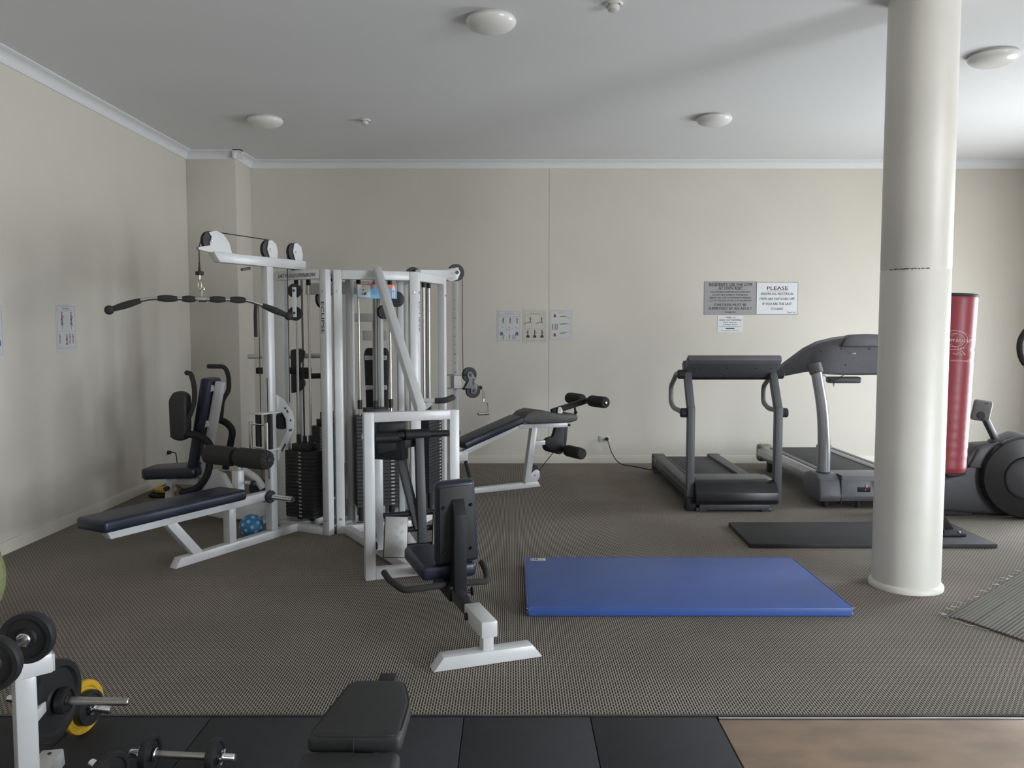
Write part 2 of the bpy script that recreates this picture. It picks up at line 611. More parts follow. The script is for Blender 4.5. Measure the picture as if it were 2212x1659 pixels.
smoke_alarm(-1.35, 7.62, 'small white smoke detector beside the far left ceiling lamp')
smoke_alarm(.60, 4.95, 'small white smoke detector at the top edge of the frame', .056)

# ================================================================== wall papers, signs, sockets
def flat_print(name, label, cat, w, h, loc, facing, mats, draw, group=None, t=.0015):
    """a thin sheet on a wall; draw(b) adds print in sheet coordinates (x right, y up, origin centre)"""
    ux = Vector((1, 0, 0)) if facing == 'back' else Vector((0, 1, 0))
    n = ux.cross(Z)
    rt = thing(name, label, cat, loc, group)
    M = Matrix(((ux.x, 0, n.x, 0), (ux.y, 0, n.y, 0), (0, 1, 0, 0), (0, 0, 0, 1)))
    # n points into the room for the back wall (0,-1,0) and the left wall (1,0,0)
    bb = B(M)
    bb.box((0, 0, t / 2 + .0008), (w, h, t), bev=0)
    bb.out('sheet', mats[0], rt)
    bb = B(M)
    draw(bb, t + .0012)
    bb.out('print', mats[1:], rt)
    return rt
def rect(bb, x0, y0, x1, y1, z, lw=.0016):
    for (a, c, p, q) in ((x0, y0, x1, y0), (x0, y1, x1, y1)):
        bb.box(((a + p) / 2, c, z), (abs(p - a), lw, .0004), bev=0)
    for xx in (x0, x1):
        bb.box((xx, (y0 + y1) / 2, z), (lw, abs(y1 - y0), .0004), bev=0)
def fill(bb, x0, y0, x1, y1, z):
    bb.box(((x0 + x1) / 2, (y0 + y1) / 2, z), (abs(x1 - x0), abs(y1 - y0), .0004), bev=0)
def line(bb, x0, y0, x1, y1, z, lw=.004):
    bb.beam((x0, y0, z), (x1, y1, z), lw, .0004, up=Z, bev=0)
def figure(bb, x, y, s, z, pose=0):
    """small exercising figure: head, trunk, arms, legs"""
    bb.lathe([(0, 0), (.09 * s, 0), (.09 * s, .0003), (0, .0003)], (x, y + .42 * s, z), Z, 10)
    line(bb, x, y + .33 * s, x + .03 * s * pose, y, z, .16 * s)
    line(bb, x + .03 * s * pose, y, x - .10 * s, y - .42 * s, z, .08 * s)
    line(bb, x + .03 * s * pose, y, x + .14 * s, y - .42 * s, z, .08 * s)
    line(bb, x, y + .28 * s, x + (.26 if pose >= 0 else -.26) * s, y + .1 * s * (1 + pose), z, .06 * s)

def poster_a(bb, z):
    w, h = .262, .364
    bb.use(0)
    rect(bb, -w * .47, -h * .46, w * .47, h * .45, z)
    rect(bb, -w * .47, h * .36, w * .47, h * .45, z, .0012)
    rect(bb, -w * .47, -h * .08, w * .47, h * .30, z, .0012)
    for k in (-1, 1):
        line(bb, k * w * .157, -h * .08, k * w * .157, h * .30, z, .002)
    bb.text('Arms Cord', .022, (0, h * .385, z), X, Y)
    for k in (-1, 0, 1):
        figure(bb, k * w * .3 + .01, h * .16, .075, z, k)
        fill(bb, k * w * .3 - .01, -h * .05, k * w * .3 + .008, -h * .035, z)
    for k in (-.09, -.015, .03, .055):
        line(bb, k * .9 + .012, -h * .42, k * .9 + .022, -h * .28, z, .008)
    for k in (-.03, .0):
        line(bb, k, -h * .16, k + .004, -h * .10, z, .005)
    bb.use(1)
    for k in (-1, 1):
        bb.prism([(-.018, 0), (.018, 0), (.015, .032), (.006, .044), (-.006, .044), (-.015, .032)], (k * w * .34, -h * .30, z), X, Y, .0004)
        line(bb, k * w * .34, -h * .42, k * w * .34, -h * .34, z, .003)
def poster_b(bb, z):
    w, h = .262, .376
    bb.use(0)
    rect(bb, -w * .46, -h * .45, w * .46, h * .43, z)
    rect(bb, -w * .46, h * .345, w * .46, h * .43, z, .0012)
    rect(bb, -w * .42, -h * .06, -w * .12, h * .30, z, .001)
    bb.text('Leg Extension', .020, (0, h * .365, z), X, Y)
    line(bb, -w * .46, -h * .08, w * .46, -h * .08, z, .0014)
    for k in (-.24, .26):
        figure(bb, k * w + .01, h * .17, .085, z, 1)
        line(bb, k * w - .055, h * .07, k * w, h * .12, z, .008)
    for k in (-.30, 0, .32):
        figure(bb, k * w, -h * .25, .10, z, k)
        fill(bb, k * w - .02, -h * .36, k * w + .02, -h * .29, z)
    for k in (-.15, .15):
        line(bb, k * w, -h * .42, k * w, -h * .11, z, .001)
def poster_c(bb, z):
    w, h = .252, .348
    bb.use(0)
    rect(bb, -w * .48, -h * .48, w * .48, h * .47, z)
    rect(bb, -w * .48, h * .38, w * .48, h * .47, z, .0012)
    bb.text('Leg Curl', .021, (0, h * .405, z), X, Y)
    rect(bb, -w * .10, -h * .43, w * .40, h * .33, z, .0008)
    for k, yy in enumerate((.27, .02, -.28)):
        line(bb, -w * .05, h * yy, w * .18, h * (yy + .015), z, .010)
        line(bb, w * .18, h * (yy + .015), w * .36, h * (yy - .05 + .05 * k), z, .005)
    for k in (-.40, -.29, -.20):
        line(bb, w * k, -h * .17, w * k + .003, h * .03, z, .010)
    bb.use(2)
    for yy in (.27, -.36):
        line(bb, -w * .34, h * yy - .008, -w * .30, h * yy + .026, z, .014)
        line(bb, -w * .26, h * yy - .008, -w * .30, h * yy + .026, z, .014)
def poster_d(bb, z):
    w, h = .28, .37
    bb.use(0)
    rect(bb, -w * .46, -h * .42, w * .46, h * .47, z)
    rect(bb, -w * .46, h * .38, w * .46, h * .47, z, .0012)
    bb.text('Abdominals', .022, (0, h * .405, z), X, Y)
    line(bb, -w * .46, -h * .06, w * .46, -h * .06, z, .0012)
    for k in (-.22, .26):
        figure(bb, w * k, h * .19, .12, z, 0)
        line(bb, w * k, -h * .02, w * k, h * .1, z, .008)
    for k in (-.36, .0, .16, .32):
        figure(bb, w * k, -h * .23, .085, z, 1)
    bb.use(1)
    for k, yy in ((-.22, .12), (.26, .12), (.0, -.32)):
        fill(bb, w * k - .010, h * yy - .012, w * k + .010, h * yy + .004, z + .0003)
    bb.use(2)
    for k, yy in ((-.22, .19), (.26, .19), (.0, -.23)):
        fill(bb, w * k - .010, h * yy - .012, w * k + .010, h * yy + .012, z + .0003)
PM = [INKL, INKB, INKR]
PM2 = [mat('ink_mid', (0.16, 0.16, 0.17), 0.6), INKB, INKR]
flat_print('exercise_chart', 'exercise chart with blue shirts, leftmost of three on back wall', 'poster', .278, .384, (-.032, YB, 1.598), 'back', [PAPER] + PM2, poster_a, 'exercise charts')
flat_print('exercise_chart', 'yellowed exercise chart touching the wall joint, middle of three', 'poster', .270, .395, (.262, YB, 1.598), 'back', [PAPERY] + PM2, poster_b, 'exercise charts')
flat_print('exercise_chart', 'leg curl chart right of the wall joint, rightmost of three', 'poster', .264, .358, (.570, YB, 1.611), 'back', [PAPER] + PM2, poster_c, 'exercise charts')
flat_print('exercise_chart', 'exercise chart alone on the left wall, fully in view', 'poster', .29, .388, (XL, 6.448, 1.564), 'left', [PAPER] + PM, poster_d, 'exercise charts')
flat_print('exercise_chart', 'exercise chart on the left wall cut off by the left edge', 'poster', .29, .42, (XL, 5.51, 1.55), 'left', [PAPER] + PM, poster_a, 'exercise charts')

def sign_grey(bb, z):
    bb.use(0)
    t = lambda s, y, size, w: bb.text(s, size, (0, y, z), X, Y, width=w, bold=.012)
    t('RESIDENTS USE THE GYM', .136, .056, .49)
    t('AT OWN RISK!', .095, .056, .27)
    t('THE OWNERS CORPORATION DOES NOT', .060, .026, .47)
    t('ACCEPT ANY LIABILITY FOR BODILY', .028, .026, .42)
    t('INJURY OR LOSS OF PROPERTY ARISING', -.006, .026, .48)
    t('OUT OF THE USE OF THE GYM EQUIPMENT', -.038, .026, .50)
    t('CHILDREN MUST BE', -.092, .044, .37)
    t('SUPERVISED BY AN ADULT', -.134, .044, .50)
    t('THANKYOU', -.170, .024, .13)
def sign_white(bb, z):
    bb.use(0)
    rect(bb, -.238, -.184, .238, .184, z, .004)
    bb.text('ENSURE ALL ELECTRICAL', .040, (0, .040, z), X, Y, width=.375, bold=.012)
    bb.text('ITEMS ARE SWITCHED OFF', .040, (0, -.018, z), X, Y, width=.40, bold=.012)
    bb.text('IF YOU ARE THE LAST', .040, (0, -.076, z), X, Y, width=.335, bold=.012)
    bb.text('TO LEAVE', .040, (0, -.134, z), X, Y, width=.14, bold=.012)
    bb.text('"Thank You"', .026, (.165, -.170, z), X, Y, width=.115, shear=.3)
    fill(bb, -.118, .083, .118, .087, z)
    bb.use(1)
    bb.text('PLEASE', .058, (0, .098, z), X, Y, width=.24, bold=.02)
def sign_small(bb, z):
    bb.use(0)
    bb.text('Please report any', .022, (0, .010, z), X, Y, width=.155, shear=.25)
    bb.text('breakages, failures,', .022, (0, -.014, z), X, Y, width=.165, shear=.25)
    bb.text('concerns or general issues to', .020, (0, -.038, z), X, Y, width=.265, shear=.25)
    for k in range(22):
        fill(bb, -.10 + k * .0092, -.082, -.10 + k * .0092 + .0062, -.075 - .002 * (k % 3), z)
    fill(bb, -.050, -.062, .050, -.047, z)
    bb.use(1)
    bb.text('Help us', .030, (0, .066, z), X, Y, width=.115, shear=.25, bold=.01)
    bb.text('love our building', .030, (0, .036, z), X, Y, width=.255, shear=.25, bold=.01)
flat_print('notice_sign', 'grey notice sign about gym use at own risk, left of the white one', 'sign', .600, .384, (2.517, YB, 1.918), 'back', [SIGNG, INK, INKR], sign_grey, None, .004)
flat_print('notice_sign', 'white PLEASE sign with red heading on the back wall', 'sign', .484, .376, (3.056, YB, 1.914), 'back', [SIGNW, INK, INKR], sign_white, None, .004)
flat_print('notice_sign', 'small white notice under the grey sign on the back wall', 'sign', .294, .188, (2.520, YB, 1.622), 'back', [SIGNW, INK, INKR], sign_small, None, .002)

def socket(loc, facing, label, w=.118, h=.072):
    ux = Vector((1, 0, 0)) if facing == 'back' else Vector((0, 1, 0))
    n = ux.cross(Z)
    M = Matrix(((ux.x, 0, n.x, 0), (ux.y, 0, n.y, 0), (0, 1, 0, 0), (0, 0, 0, 1)))
    t = thing('power_socket', label, 'socket', loc)
    B(M).box((0, 0, .005), (w, h, .010), bev=.004).out('face_plate', PLASW, t)
    bb = B(M)
    for k in (-1, 1):
        bb.box((k * w * .3, h * .24, .0115), (.012, .016, .004), bev=.001)
    bb.out('switch', PLASW, t)
    return t
socket((1.075, YB, .285), 'back', 'white double power socket on the back wall with a plug in it')
socket((XL, 8.20, .312), 'left', 'white double power socket low on the left wall')
def power_cord(name, label, plug, n, pts, r=.0055, owner=None):
    if owner is not None:
        M = off(owner.location)
        c = B(M).tube([Vector(plug) + Vector(n) * .033] + [Vector(q) for q in pts], r, 8, rnd=.12).out('power_cord', RUBBER, owner)
        B(M).cyl(Vector(plug), Vector(plug) + Vector(n) * .035, .021, .017).out('plug', RUBBER, c)
        return
    t = thing(name, label, 'cord', plug)
    bb = B(off(plug))
    p = Vector(plug)
    n = Vector(n)
    bb.cyl(p, p + n * .035, .021, .017)
    bb.out('plug', RUBBER, t)
    B(off(plug)).tube([p + n * .033] + [Vector(q) for q in pts], r, 8, rnd=.12).out('cable', RUBBER, t)
power_cord('extension_lead', 'short black lead plugged into the left wall socket', (XL + .0105, 8.24, .305), (1, 0, 0),
           [(XL + .10, 8.22, .31), (XL + .16, 8.12, .20), (XL + .17, 8.02, .02), (-3.1, 7.7, .007)], .006)

# ================================================================== the multi station machine
ROOT = (-1.10, 6.60, 0)
gym = thing('multi_station_gym', 'large white multi station weight machine with lat tower, leg press and leg curl bench', 'gym machine', ROOT)
sn, cs = math.sin, math.cos
def er(a):
    return (sn(R(a)), -cs(R(a)))
LAT = frame_s((-1.642, 6.212), (-.4695, -.8829), ROOT)
LPF = frame_s((-.118, 3.722), er(20), ROOT)
RBF = frame_s((-.640, 6.63), er(73), ROOT)
LCF = frame_s((-.464, 7.616), (.873, .488), ROOT)
W0 = off(ROOT)

def wheel(bb, c, ax, r, t=.026):
    """pulley wheel with a grooved rim"""
    ax = Vector(ax).normalized()
    bb.lathe([(0, -t / 2), (r, -t / 2), (r * .99, -t * .3), (r * .9, 0), (r * .99, t * .3), (r, t / 2), (0, t / 2)], c, ax, 28)
def pulley(F, c, r, plate, ax=(0, 1, 0), label=None, pm=WHITE, sides=(-1, 1), t=.026, bolt=None):
    bb = B(F)
    wheel(bb, c, ax, r, t)
    w = bb.out('pulley', BPLATE, gym)
    if plate:
        bb = B(F)
        for s in sides:
            bb.prism(plate, (0, c[1] + s * (t / 2 + .005), 0), X, Z, .006, bev=.0012, seg=1)
        bb.out('bracket', pm, w)
        bb = B(F)
        for s in sides:
            bb.cyl((c[0], c[1] + s * (t / 2 + .006), c[2]), (c[0], c[1] + s * (t / 2 + .013), c[2]), .010, seg=8)
        bb.out('bolt', STEEL, w)
    return w

def weight_stack(F, s, y, n, h, w, d, z0, rods=.047, top=1.94, tick=.0):
    """plates as single pieces, guide rods, carriage and selector"""
    bb = B(F)
    bb.box((s, y, z0 + n * h + .028), (d * .9, w * .55, .055), bev=.006)
    bb.cyl((s, y, z0 + n * h + .05), (s, y, z0 + n * h + .11), .016)
    for k in (-1, 1):
        bb.cyl((s, y + k * rods, z0 + n * h + .05), (s, y + k * rods, z0 + n * h + .12), .018)
    st = bb.out('weight_stack', BPLATE, gym)
    pb = B(F)
    pb.box((s, y, 0), (d, w, h - .0016), bev=.0016, seg=1)
    pb.use(1).box((s + d / 2 + .0005, y + tick, 0), (.002, .026, h * .40), bev=0)
    p = pb.out('weight_plate', [BPLATE, STKL], st)
    p.location = (0, 0, z0 + h / 2)
    for k in range(1, n):
        q = p.copy()
        COL.objects.link(q)
        q.parent = st
        q.location = (0, 0, z0 + h * (k + .5))
    for k in (-1, 1):
        B(F).cyl((s, y + k * rods, .06), (s, y + k * rods, top), .0095, seg=14).out('guide_rod', STEEL, gym)
    for k in (-1, 1):
        B(F).cyl((s, y + k * rods, top - .045), (s, y + k * rods, top), .017, seg=12).out('rod_collar', BLACK, gym)
        B(F).cyl((s, y + k * rods, .055), (s, y + k * rods, z0), .022, seg=12).out('rod_buffer', BLACK, gym)
    B(F).tube([(s, y, z0 + n * h + .1), (s, y, top)], .003, 6).out('cable', BLACK, gym)
    # selector pin
    B(F).cyl((s + d / 2, y + tick, z0 + h * (n * .55)), (s + d / 2 + .03, y + tick, z0 + h * (n * .55)), .006, seg=8).out('selector_pin', STEEL, gym)
    return st

def bolts(F, pts, name='bolt', r=.010):
    for p in pts:
        B(F).cyl((p[0], p[1], p[2]), (p[0] + .008, p[1], p[2]), r, seg=6, bev=.001).out(name, STEEL, gym)

def bay(F, s0, lo, hi, top=2.0, depth=.36, wl=.062, wr=.062, sl=0.0, left=True):
    """posts, header, sill and rear posts of one weight tower bay (front face at s0)"""
    for (c, w) in ((lo + wl / 2, wl), (hi - wr / 2, wr)):
        sx = s0 - .031 - (sl if c < (lo + hi) / 2 else 0)
        B(F).beam((sx, c, 0), (sx, c, top), .062, w, up=Y, bev=.008).out('upright', WHITE, gym)
    B(F).beam((s0 - .031, lo + wl, top - .035), (s0 - .031, hi - wr, top - .035), .060, .070, bev=.006).out('header_beam', WHITE, gym)
    B(F).beam((s0 - .031, lo + wl, .030), (s0 - .031, hi - wr, .030), .060, .060, bev=.006).out('sill_beam', WHITE, gym)
    for c in ((lo + .07, hi - .07) if left else (hi - .07,)):
        B(F).beam((s0 - depth, c, 0), (s0 - depth, c, top - .01), .05, .05, up=Y, bev=.006).out('rear_post', GREYW, gym)
        B(F).beam((s0 - .062, c, top - .035), (s0 - depth, c, top - .035), .045, .05, bev=.005).out('side_rail', WHITE, gym)
        B(F).beam((s0 - .062, c, .026), (s0 - depth, c, .026), .045, .05, bev=.005).out('side_rail', WHITE, gym)
    B(F).beam((s0 - depth, lo + .095, top - .12), (s0 - depth, hi - .095, top - .12), .045, .09, bev=.005).out('rear_rail', GREYW, gym)
    B(F).beam((s0 - depth, lo + .095, .026), (s0 - depth, hi - .095, .026), .045, .05, bev=.005).out('rear_rail', GREYW, gym)
    bolts(F, [(s0, c, z) for c in ((lo + wl * .5, hi - wr * .5) if not sl else (hi - wr * .5,)) for z in (.115, top - .16)])

# ---- lat pulldown bay and station
bay(LAT, 0.02, -.285, .312, wl=.10, sl=.08, left=False)
bb = B(LAT)
bb.text('LAT PULLDOWN/ROW', .040, (.0205, .03, 1.948), (0, 1, 0), Z, width=.375, shear=.25, bold=.012)
bb.out('lettering', INK, gym)
def eclipse(F, s, y, z):
    bb = B(F)
    bb.text('ECLIPSE', .040, (s + .0005, y - .014, z), (0, 0, -1), (0, 1, 0), align='LEFT', width=.235, bold=.02)
    bb.out('lettering', INK, gym)
eclipse(LAT, .02, .281, 1.765)
weight_stack(LAT, -.135, -.055, 18, .0292, .285, .15, .085, rods=.062, tick=.012)
B(LAT).beam((1.149, -.035, .031), (-.30, -.035, .031), .066, .062, bev=.006, cut0=.045).out('base_beam', WHITE, gym)
B(LAT).beam((.255, -.035, .062), (.255, -.035, 2.012), .066, .066, up=Y, bev=.008).out('lat_upright', WHITE, gym)
B(LAT).beam((.72, -.035, 2.045), (-.125, -.035, 2.045), .066, .070, bev=.007, cut0=-.055).out('lat_boom', WHITE, gym)
B(LAT).beam((.42, -.035, 1.99), (.50, -.035, 1.975), .02, .02, bev=.004).out('cable_guard', DGREY, gym)
def dplate(s, z, r):
    """bracket plate from the boom up over the inner half of a pulley"""
    return [(s - r * .95, 2.078), (s - r * 1.02, z - .01), (s - r * .8, z + r * .62), (s - r * .2, z + r * .98), (s + r * .25, z + r * .9), (s + r * .45, z), (s + r * .1, 2.078)]
pulley(LAT, (.235, -.035, 2.137), .072, dplate(.235, 2.137, .072))
pulley(LAT, (-.03, -.035, 2.140), .072, dplate(-.03, 2.140, .072))
beak = [(.60, 2.078), (.625, 2.15), (.675, 2.205), (.735, 2.222), (.80, 2.205), (.775, 2.175), (.792, 2.142), (.79, 2.118), (.885, 2.098), (.89, 2.082), (.80, 2.072)]
pulley(LAT, (.778, -.035, 2.148), .066, beak, bolt=True)
bb = B(LAT)
bb.tube([(.85, -.035, 2.148), (.868, -.035, 2.10), (.868, -.035, 1.93)], .0035, 6)
bb.tube([(.75, -.035, 2.215), (.23, -.035, 2.208)], .0035, 6)
bb.tube([(.162, -.035, 2.137), (.162, -.035, 2.02)], .0035, 6)
bb.tube([(-.10, -.035, 2.14), (-.105, -.035, .70)], .0035, 6)
bb.tube([(.045, -.035, 2.14), (.045, -.035, 1.0)], .0035, 6)
bb.tube([(.32, -.06, 1.72), (.32, -.06, .45)], .003, 6)
bb.tube([(.29, -.02, 1.2), (.29, -.02, .45)], .003, 6)
bb.out('cable', BLACK, gym)
bb = B(LAT)
bb.cyl((.868, -.035, 1.915), (.868, -.035, 1.94), .027, seg=16)
bb.cyl((.868, -.035, 1.94), (.868, -.035, 2.0), .009, .005, seg=10)
bb.out('cable_stop', RUBBER, gym)
bb = B(LAT)
bb.tube([(.868, -.035, 1.915), (.868, -.035, 1.885)], .006, 8)
bb.tube([(.868, -.035 + .016 * cs(t), 1.848 + .040 * sn(t)) for t in [2 * math.pi * k / 16 for k in range(16)]], .0035, 6, closed=True)
bb.out('snap_hook', STEEL, gym)
# floating double pulley block
for z in (1.842, 1.672):
    fb = B(LAT)
    wheel(fb, (.10, .085, z), (1, 0.35, 0), .052)
    fl = fb.out('floating_pulley', BPLATE, gym)
fb = B(LAT)
fb.prism([(-.016, -.11), (.016, -.11), (.016, .11), (-.016, .11)], (.122, .085 + .016, 1.757), (-.35, 1, 0), Z, .006, bev=.002)
fb.out('bracket', WHITE, fl)
fb = B(LAT)
for z in (1.842, 1.675):
    fb.cyl((.122, .10, z), (.134, .104, z), .010, seg=8)
fb.out('bolt', DGREY, fl)
# hanging black grip behind the upright
B(LAT).tube([(.33, -.075, 1.74), (.335, -.078, 1.66), (.335, -.078, 1.50)], .013, 10).out('hand_grip', FOAM, gym)
# low row bracket on the upright
pl = [(.225, 1.075), (.150, 1.035), (.062, .935), (.040, .862), (.048, .800), (.120, .690), (.225, .570), (.225, .655), (.172, .725), (.122, .800), (.128, .880), (.165, .935), (.225, .955)]
br = B(LAT).prism(pl, (0, 0, 0), X, Z, .012, bev=.003).out('row_bracket', WHITE, gym)
bb = B(LAT)
for (s, z) in ((.140, .965), (.085, .868)):
    bb.cyl((s, .004, z), (s, .012, z), .009, seg=8)
bb.prism([(.115, .925), (.130, .945), (.118, .953), (.103, .933)], (0, .007, 0), X, Z, .002)
bb.prism([(.072, .785), (.104, .785), (.104, .803), (.072, .803)], (0, .007, 0), X, Z, .002)
bb.prism([(.135, .690), (.150, .702), (.190, .652), (.182, .640)], (0, .007, 0), X, Z, .002)
bb.out('bolt', DGREY, br)
wb = B(LAT)
wheel(wb, (.135, -.035, .865), (0, 1, 0), .062)
wb.out('pulley', BPLATE, gym)
for z in (.945, .675):
    B(LAT).box((.315, -.035, z), (.19, .15, .012), bev=.004).out('roller_plate', WHITE, gym)
for y in (-.085, .035):
    B(LAT).cyl((.325, y, .68), (.325, y, .94), .019, seg=16).out('guide_roller', RUBBER, gym)
# bench of the row station
B(LAT).beam((1.60, -.035, .332), (.225, -.035, .332), .064, .064, bev=.006, cut0=-.035).out('bench_rail', WHITE, gym)
B(LAT).beam((.66, -.035, .06), (.66, -.035, .302), .064, .064, up=Y, bev=.006).out('bench_leg', WHITE, gym)
B(LAT).beam((.945, -.035, .045), (1.175, -.035, .315), .060, .064, up=X, bev=.006).out('bench_brace', WHITE, gym)
B(LAT).box((1.165, -.035, .405), (1.10, .27, .075), bev=.024, seg=4).out('bench_pad', NAVY, gym)
B(LAT).box((.575, -.035, .46), (.060, .064, .20), bev=.006).out('pad_post_sleeve', WHITE, gym)
B(LAT).box((.575, -.035, .59), (.046, .048, .14), bev=.004).out('pad_post', STEEL, gym)
bb = B(LAT)
bb.cyl((.545, .0, .47), (.535, .055, .47), .012, seg=10)
bb.out('pin_sleeve', WHITE, gym)
B(LAT).cyl((.535, .055, .47), (.530, .085, .47), .018, seg=12).out('pin_knob', RUBBER, gym)
B(LAT).cyl((.585, -.10, .655), (.585, .03, .655), .045, seg=16).out('roller_bracket', BLACK, gym)
for (y0, y1) in ((-.325, -.045), (-.02, .270)):
    rp = B(LAT).lathe([(0, y0), (.05, y0), (.066, y0 + .012), (.07, y0 + .03), (.07, y1 - .03), (.066, y1 - .012), (.05, y1), (0, y1)], (.585, 0, .655), (0, 1, 0), 28).out('roller_pad', FOAM, gym)
    if y1 > .2:
        bb = B(LAT)
        for k in range(10):
            a = 2 * math.pi * k / 10
            bb.beam((.585 + .018 * cs(a), y1 + .001, .655 + .018 * sn(a)), (.585 + .056 * cs(a), y1 + .001, .655 + .056 * sn(a)), .008, .008, up=Y, bev=.002)
        bb.cyl((.585, y1 - .002, .655), (.585, y1 + .008, .655), .016, seg=12)
        bb.out('end_cap', BVINYL, rp)
# foot peg
pg = B(LAT).cyl((.31, .0, .325), (.31, .225, .325), .0215, seg=18).out('foot_peg', CHROME, gym)
B(LAT).cyl((.31, .0, .325), (.31, .020, .325), .047, seg=24).out('flange', RUBBER, pg)
B(LAT).cyl((.31, .223, .325), (.31, .230, .325), .020, seg=18).out('end_cap', RUBBER, pg)

# ---- leg press bay and station
SF = -2.655
bay(LPF, SF, -.325, .325, wl=.064, wr=.070)
weight_stack(LPF, SF - .15, .008, 25, .0285, .325, .15, .175, rods=.122, tick=.118)
B(LPF).tube([(SF - .10, .02, .95), (SF - .10, .02, 1.93)], .003, 6).out('cable', BLACK, gym)
B(LPF).tube([(SF - .13, -.005, .95), (SF - .13, -.005, 1.93)], .003, 6).out('cable', BLACK, gym)
for (y, z, r) in ((.180, 1.79, .06), (.075, 1.69, .055)):
    wb = B(LPF)
    wheel(wb, (SF - .12, y, z), (.9, .4, 0), r)
    wb.out('pulley', BPLATE, gym)
# instruction placard hanging in the bay
bb = B(LPF)
bb.box((SF + .004, 0, 1.842), (.003, .305, .108), bev=0)
bb.use(1).box((SF + .0052, 0, 1.888), (.003, .305, .016), bev=0)
bb.use(2).box((SF + .0056, -.098, 1.842), (.003, .095, .092), bev=0)
bb.use(1).box((SF + .0058, .10, 1.87), (.003, .05, .012), bev=0)
pc = bb.out('instruction_placard', [LBLUE, ORANGE, SIGNW], gym, label='blue and orange instruction placard with a white panel')
bb = B(LPF)
M = lambda p: p
for (y, z, w, h) in ((-.105, 1.853, .014, .007), (-.112, 1.820, .008, .012), (-.096, 1.822, .012, .018), (-.085, 1.826, .008, .022), (-.105, 1.878, .02, .003)):
    bb.box((SF + .0076, y, z), (.0006, w, h), bev=0)
for k in range(6):
    bb.box((SF + .0060, -.022, 1.873 - .010 * k), (.0006, .045, .003), bev=0)
bb.use(1)
bb.cyl((SF + .0072, .127, 1.882), (SF + .0080, .127, 1.882), .008, seg=12, bev=0)
bb.box((SF + .0075, .127, 1.858), (.0010, .026, .036), bev=0)
bb.box((SF + .0075, .120, 1.818), (.0010, .010, .044), bev=0)
bb.box((SF + .0075, .134, 1.818), (.0010, .010, .044), bev=0)
bb.use(2).box((SF + .0082, .127, 1.846), (.0006, .018, .012), bev=0)
bb.out('print', [INK, SIGNW, mat('placard_pink', (0.62, 0.32, 0.24), 0.6)], pc)
# big diagonal brace from the tower top to the leg press frame
B(LPF).beam((SF + .015, .0, 2.0), (-1.452, .045, 1.035), .078, .056, bev=.007, up=Y).out('diagonal_brace', WHITE, gym)
# upright rectangle
RS, RT = -1.45, 1.045
B(LPF).beam((RS, -.2875, 0), (RS, -.2875, RT), .062, .064, up=Y, bev=.005).out('press_frame_post', WHITE, gym)
B(LPF).beam((RS, .255, 0), (RS, .255, RT), .062, .064, up=Y, bev=.005).out('press_frame_post', WHITE, gym)
B(LPF).beam((RS, -.262, RT - .030), (RS, .230, RT - .030), .0615, .0595, bev=.004).out('press_frame_rail', WHITE, gym)
B(LPF).beam((RS, -.256, .036), (RS, .224, .036), .062, .072, bev=.006).out('press_frame_rail', WHITE, gym)
for y in (-.322, .289):
    B(LPF).cyl((RS, y - .006, .895), (RS, y + .006, .895), .022, seg=16).out('axle_cap', WHITE if y < 0 else BLACK, gym)
# press arm swinging from an axle
bb = B(LPF)
bb.cyl((RS, -.252, .895), (RS, .220, .895), .021, seg=18)
bb.cyl((RS, -.06, .895), (RS, .10, .895), .034, seg=18)
bb.cyl((RS, -.25, .880), (RS, -.10, .880), .030, seg=18)
bb.out('press_axle', BLACK, gym)
for z in (.905, .932, .958):
    B(LPF).box((RS - .10, -.055, z - .005), (.03, .05, .016), bev=.006).out('selector_ring', STEEL, gym)
bb = B(LPF)
bb.box((RS - .12, -.13, .93), (.14, .18, .085), bev=.01)
bb.beam((RS - .02, -.05, .80), (RS - .16, -.24, .80), .09, .13, bev=.01)
bb.beam((RS - .04, -.23, .82), (RS - .04, .02, .86), .06, .08, bev=.008)
bb.out('press_linkage', BLACK, gym)
B(LPF).beam((RS, .03, .88), (RS + .05, .035, .185), .052, .055, up=Y, bev=.005).out('press_arm', DGREY, gym)
B(LPF).beam((RS - .10, -.085, .80), (RS + .035, .015, .30), .05, .055, up=Y, bev=.005).out('press_arm', DGREY, gym)
bb = B(LPF)
for (z, s) in ((.395, RS + .0), (.302, RS + .03), (.205, RS + .07)):
    bb.cyl((s, -.20 if z > .3 else -.12, z), (s, .20, z), .017, seg=12)
bb.out('plate_bar', BLACK, gym)
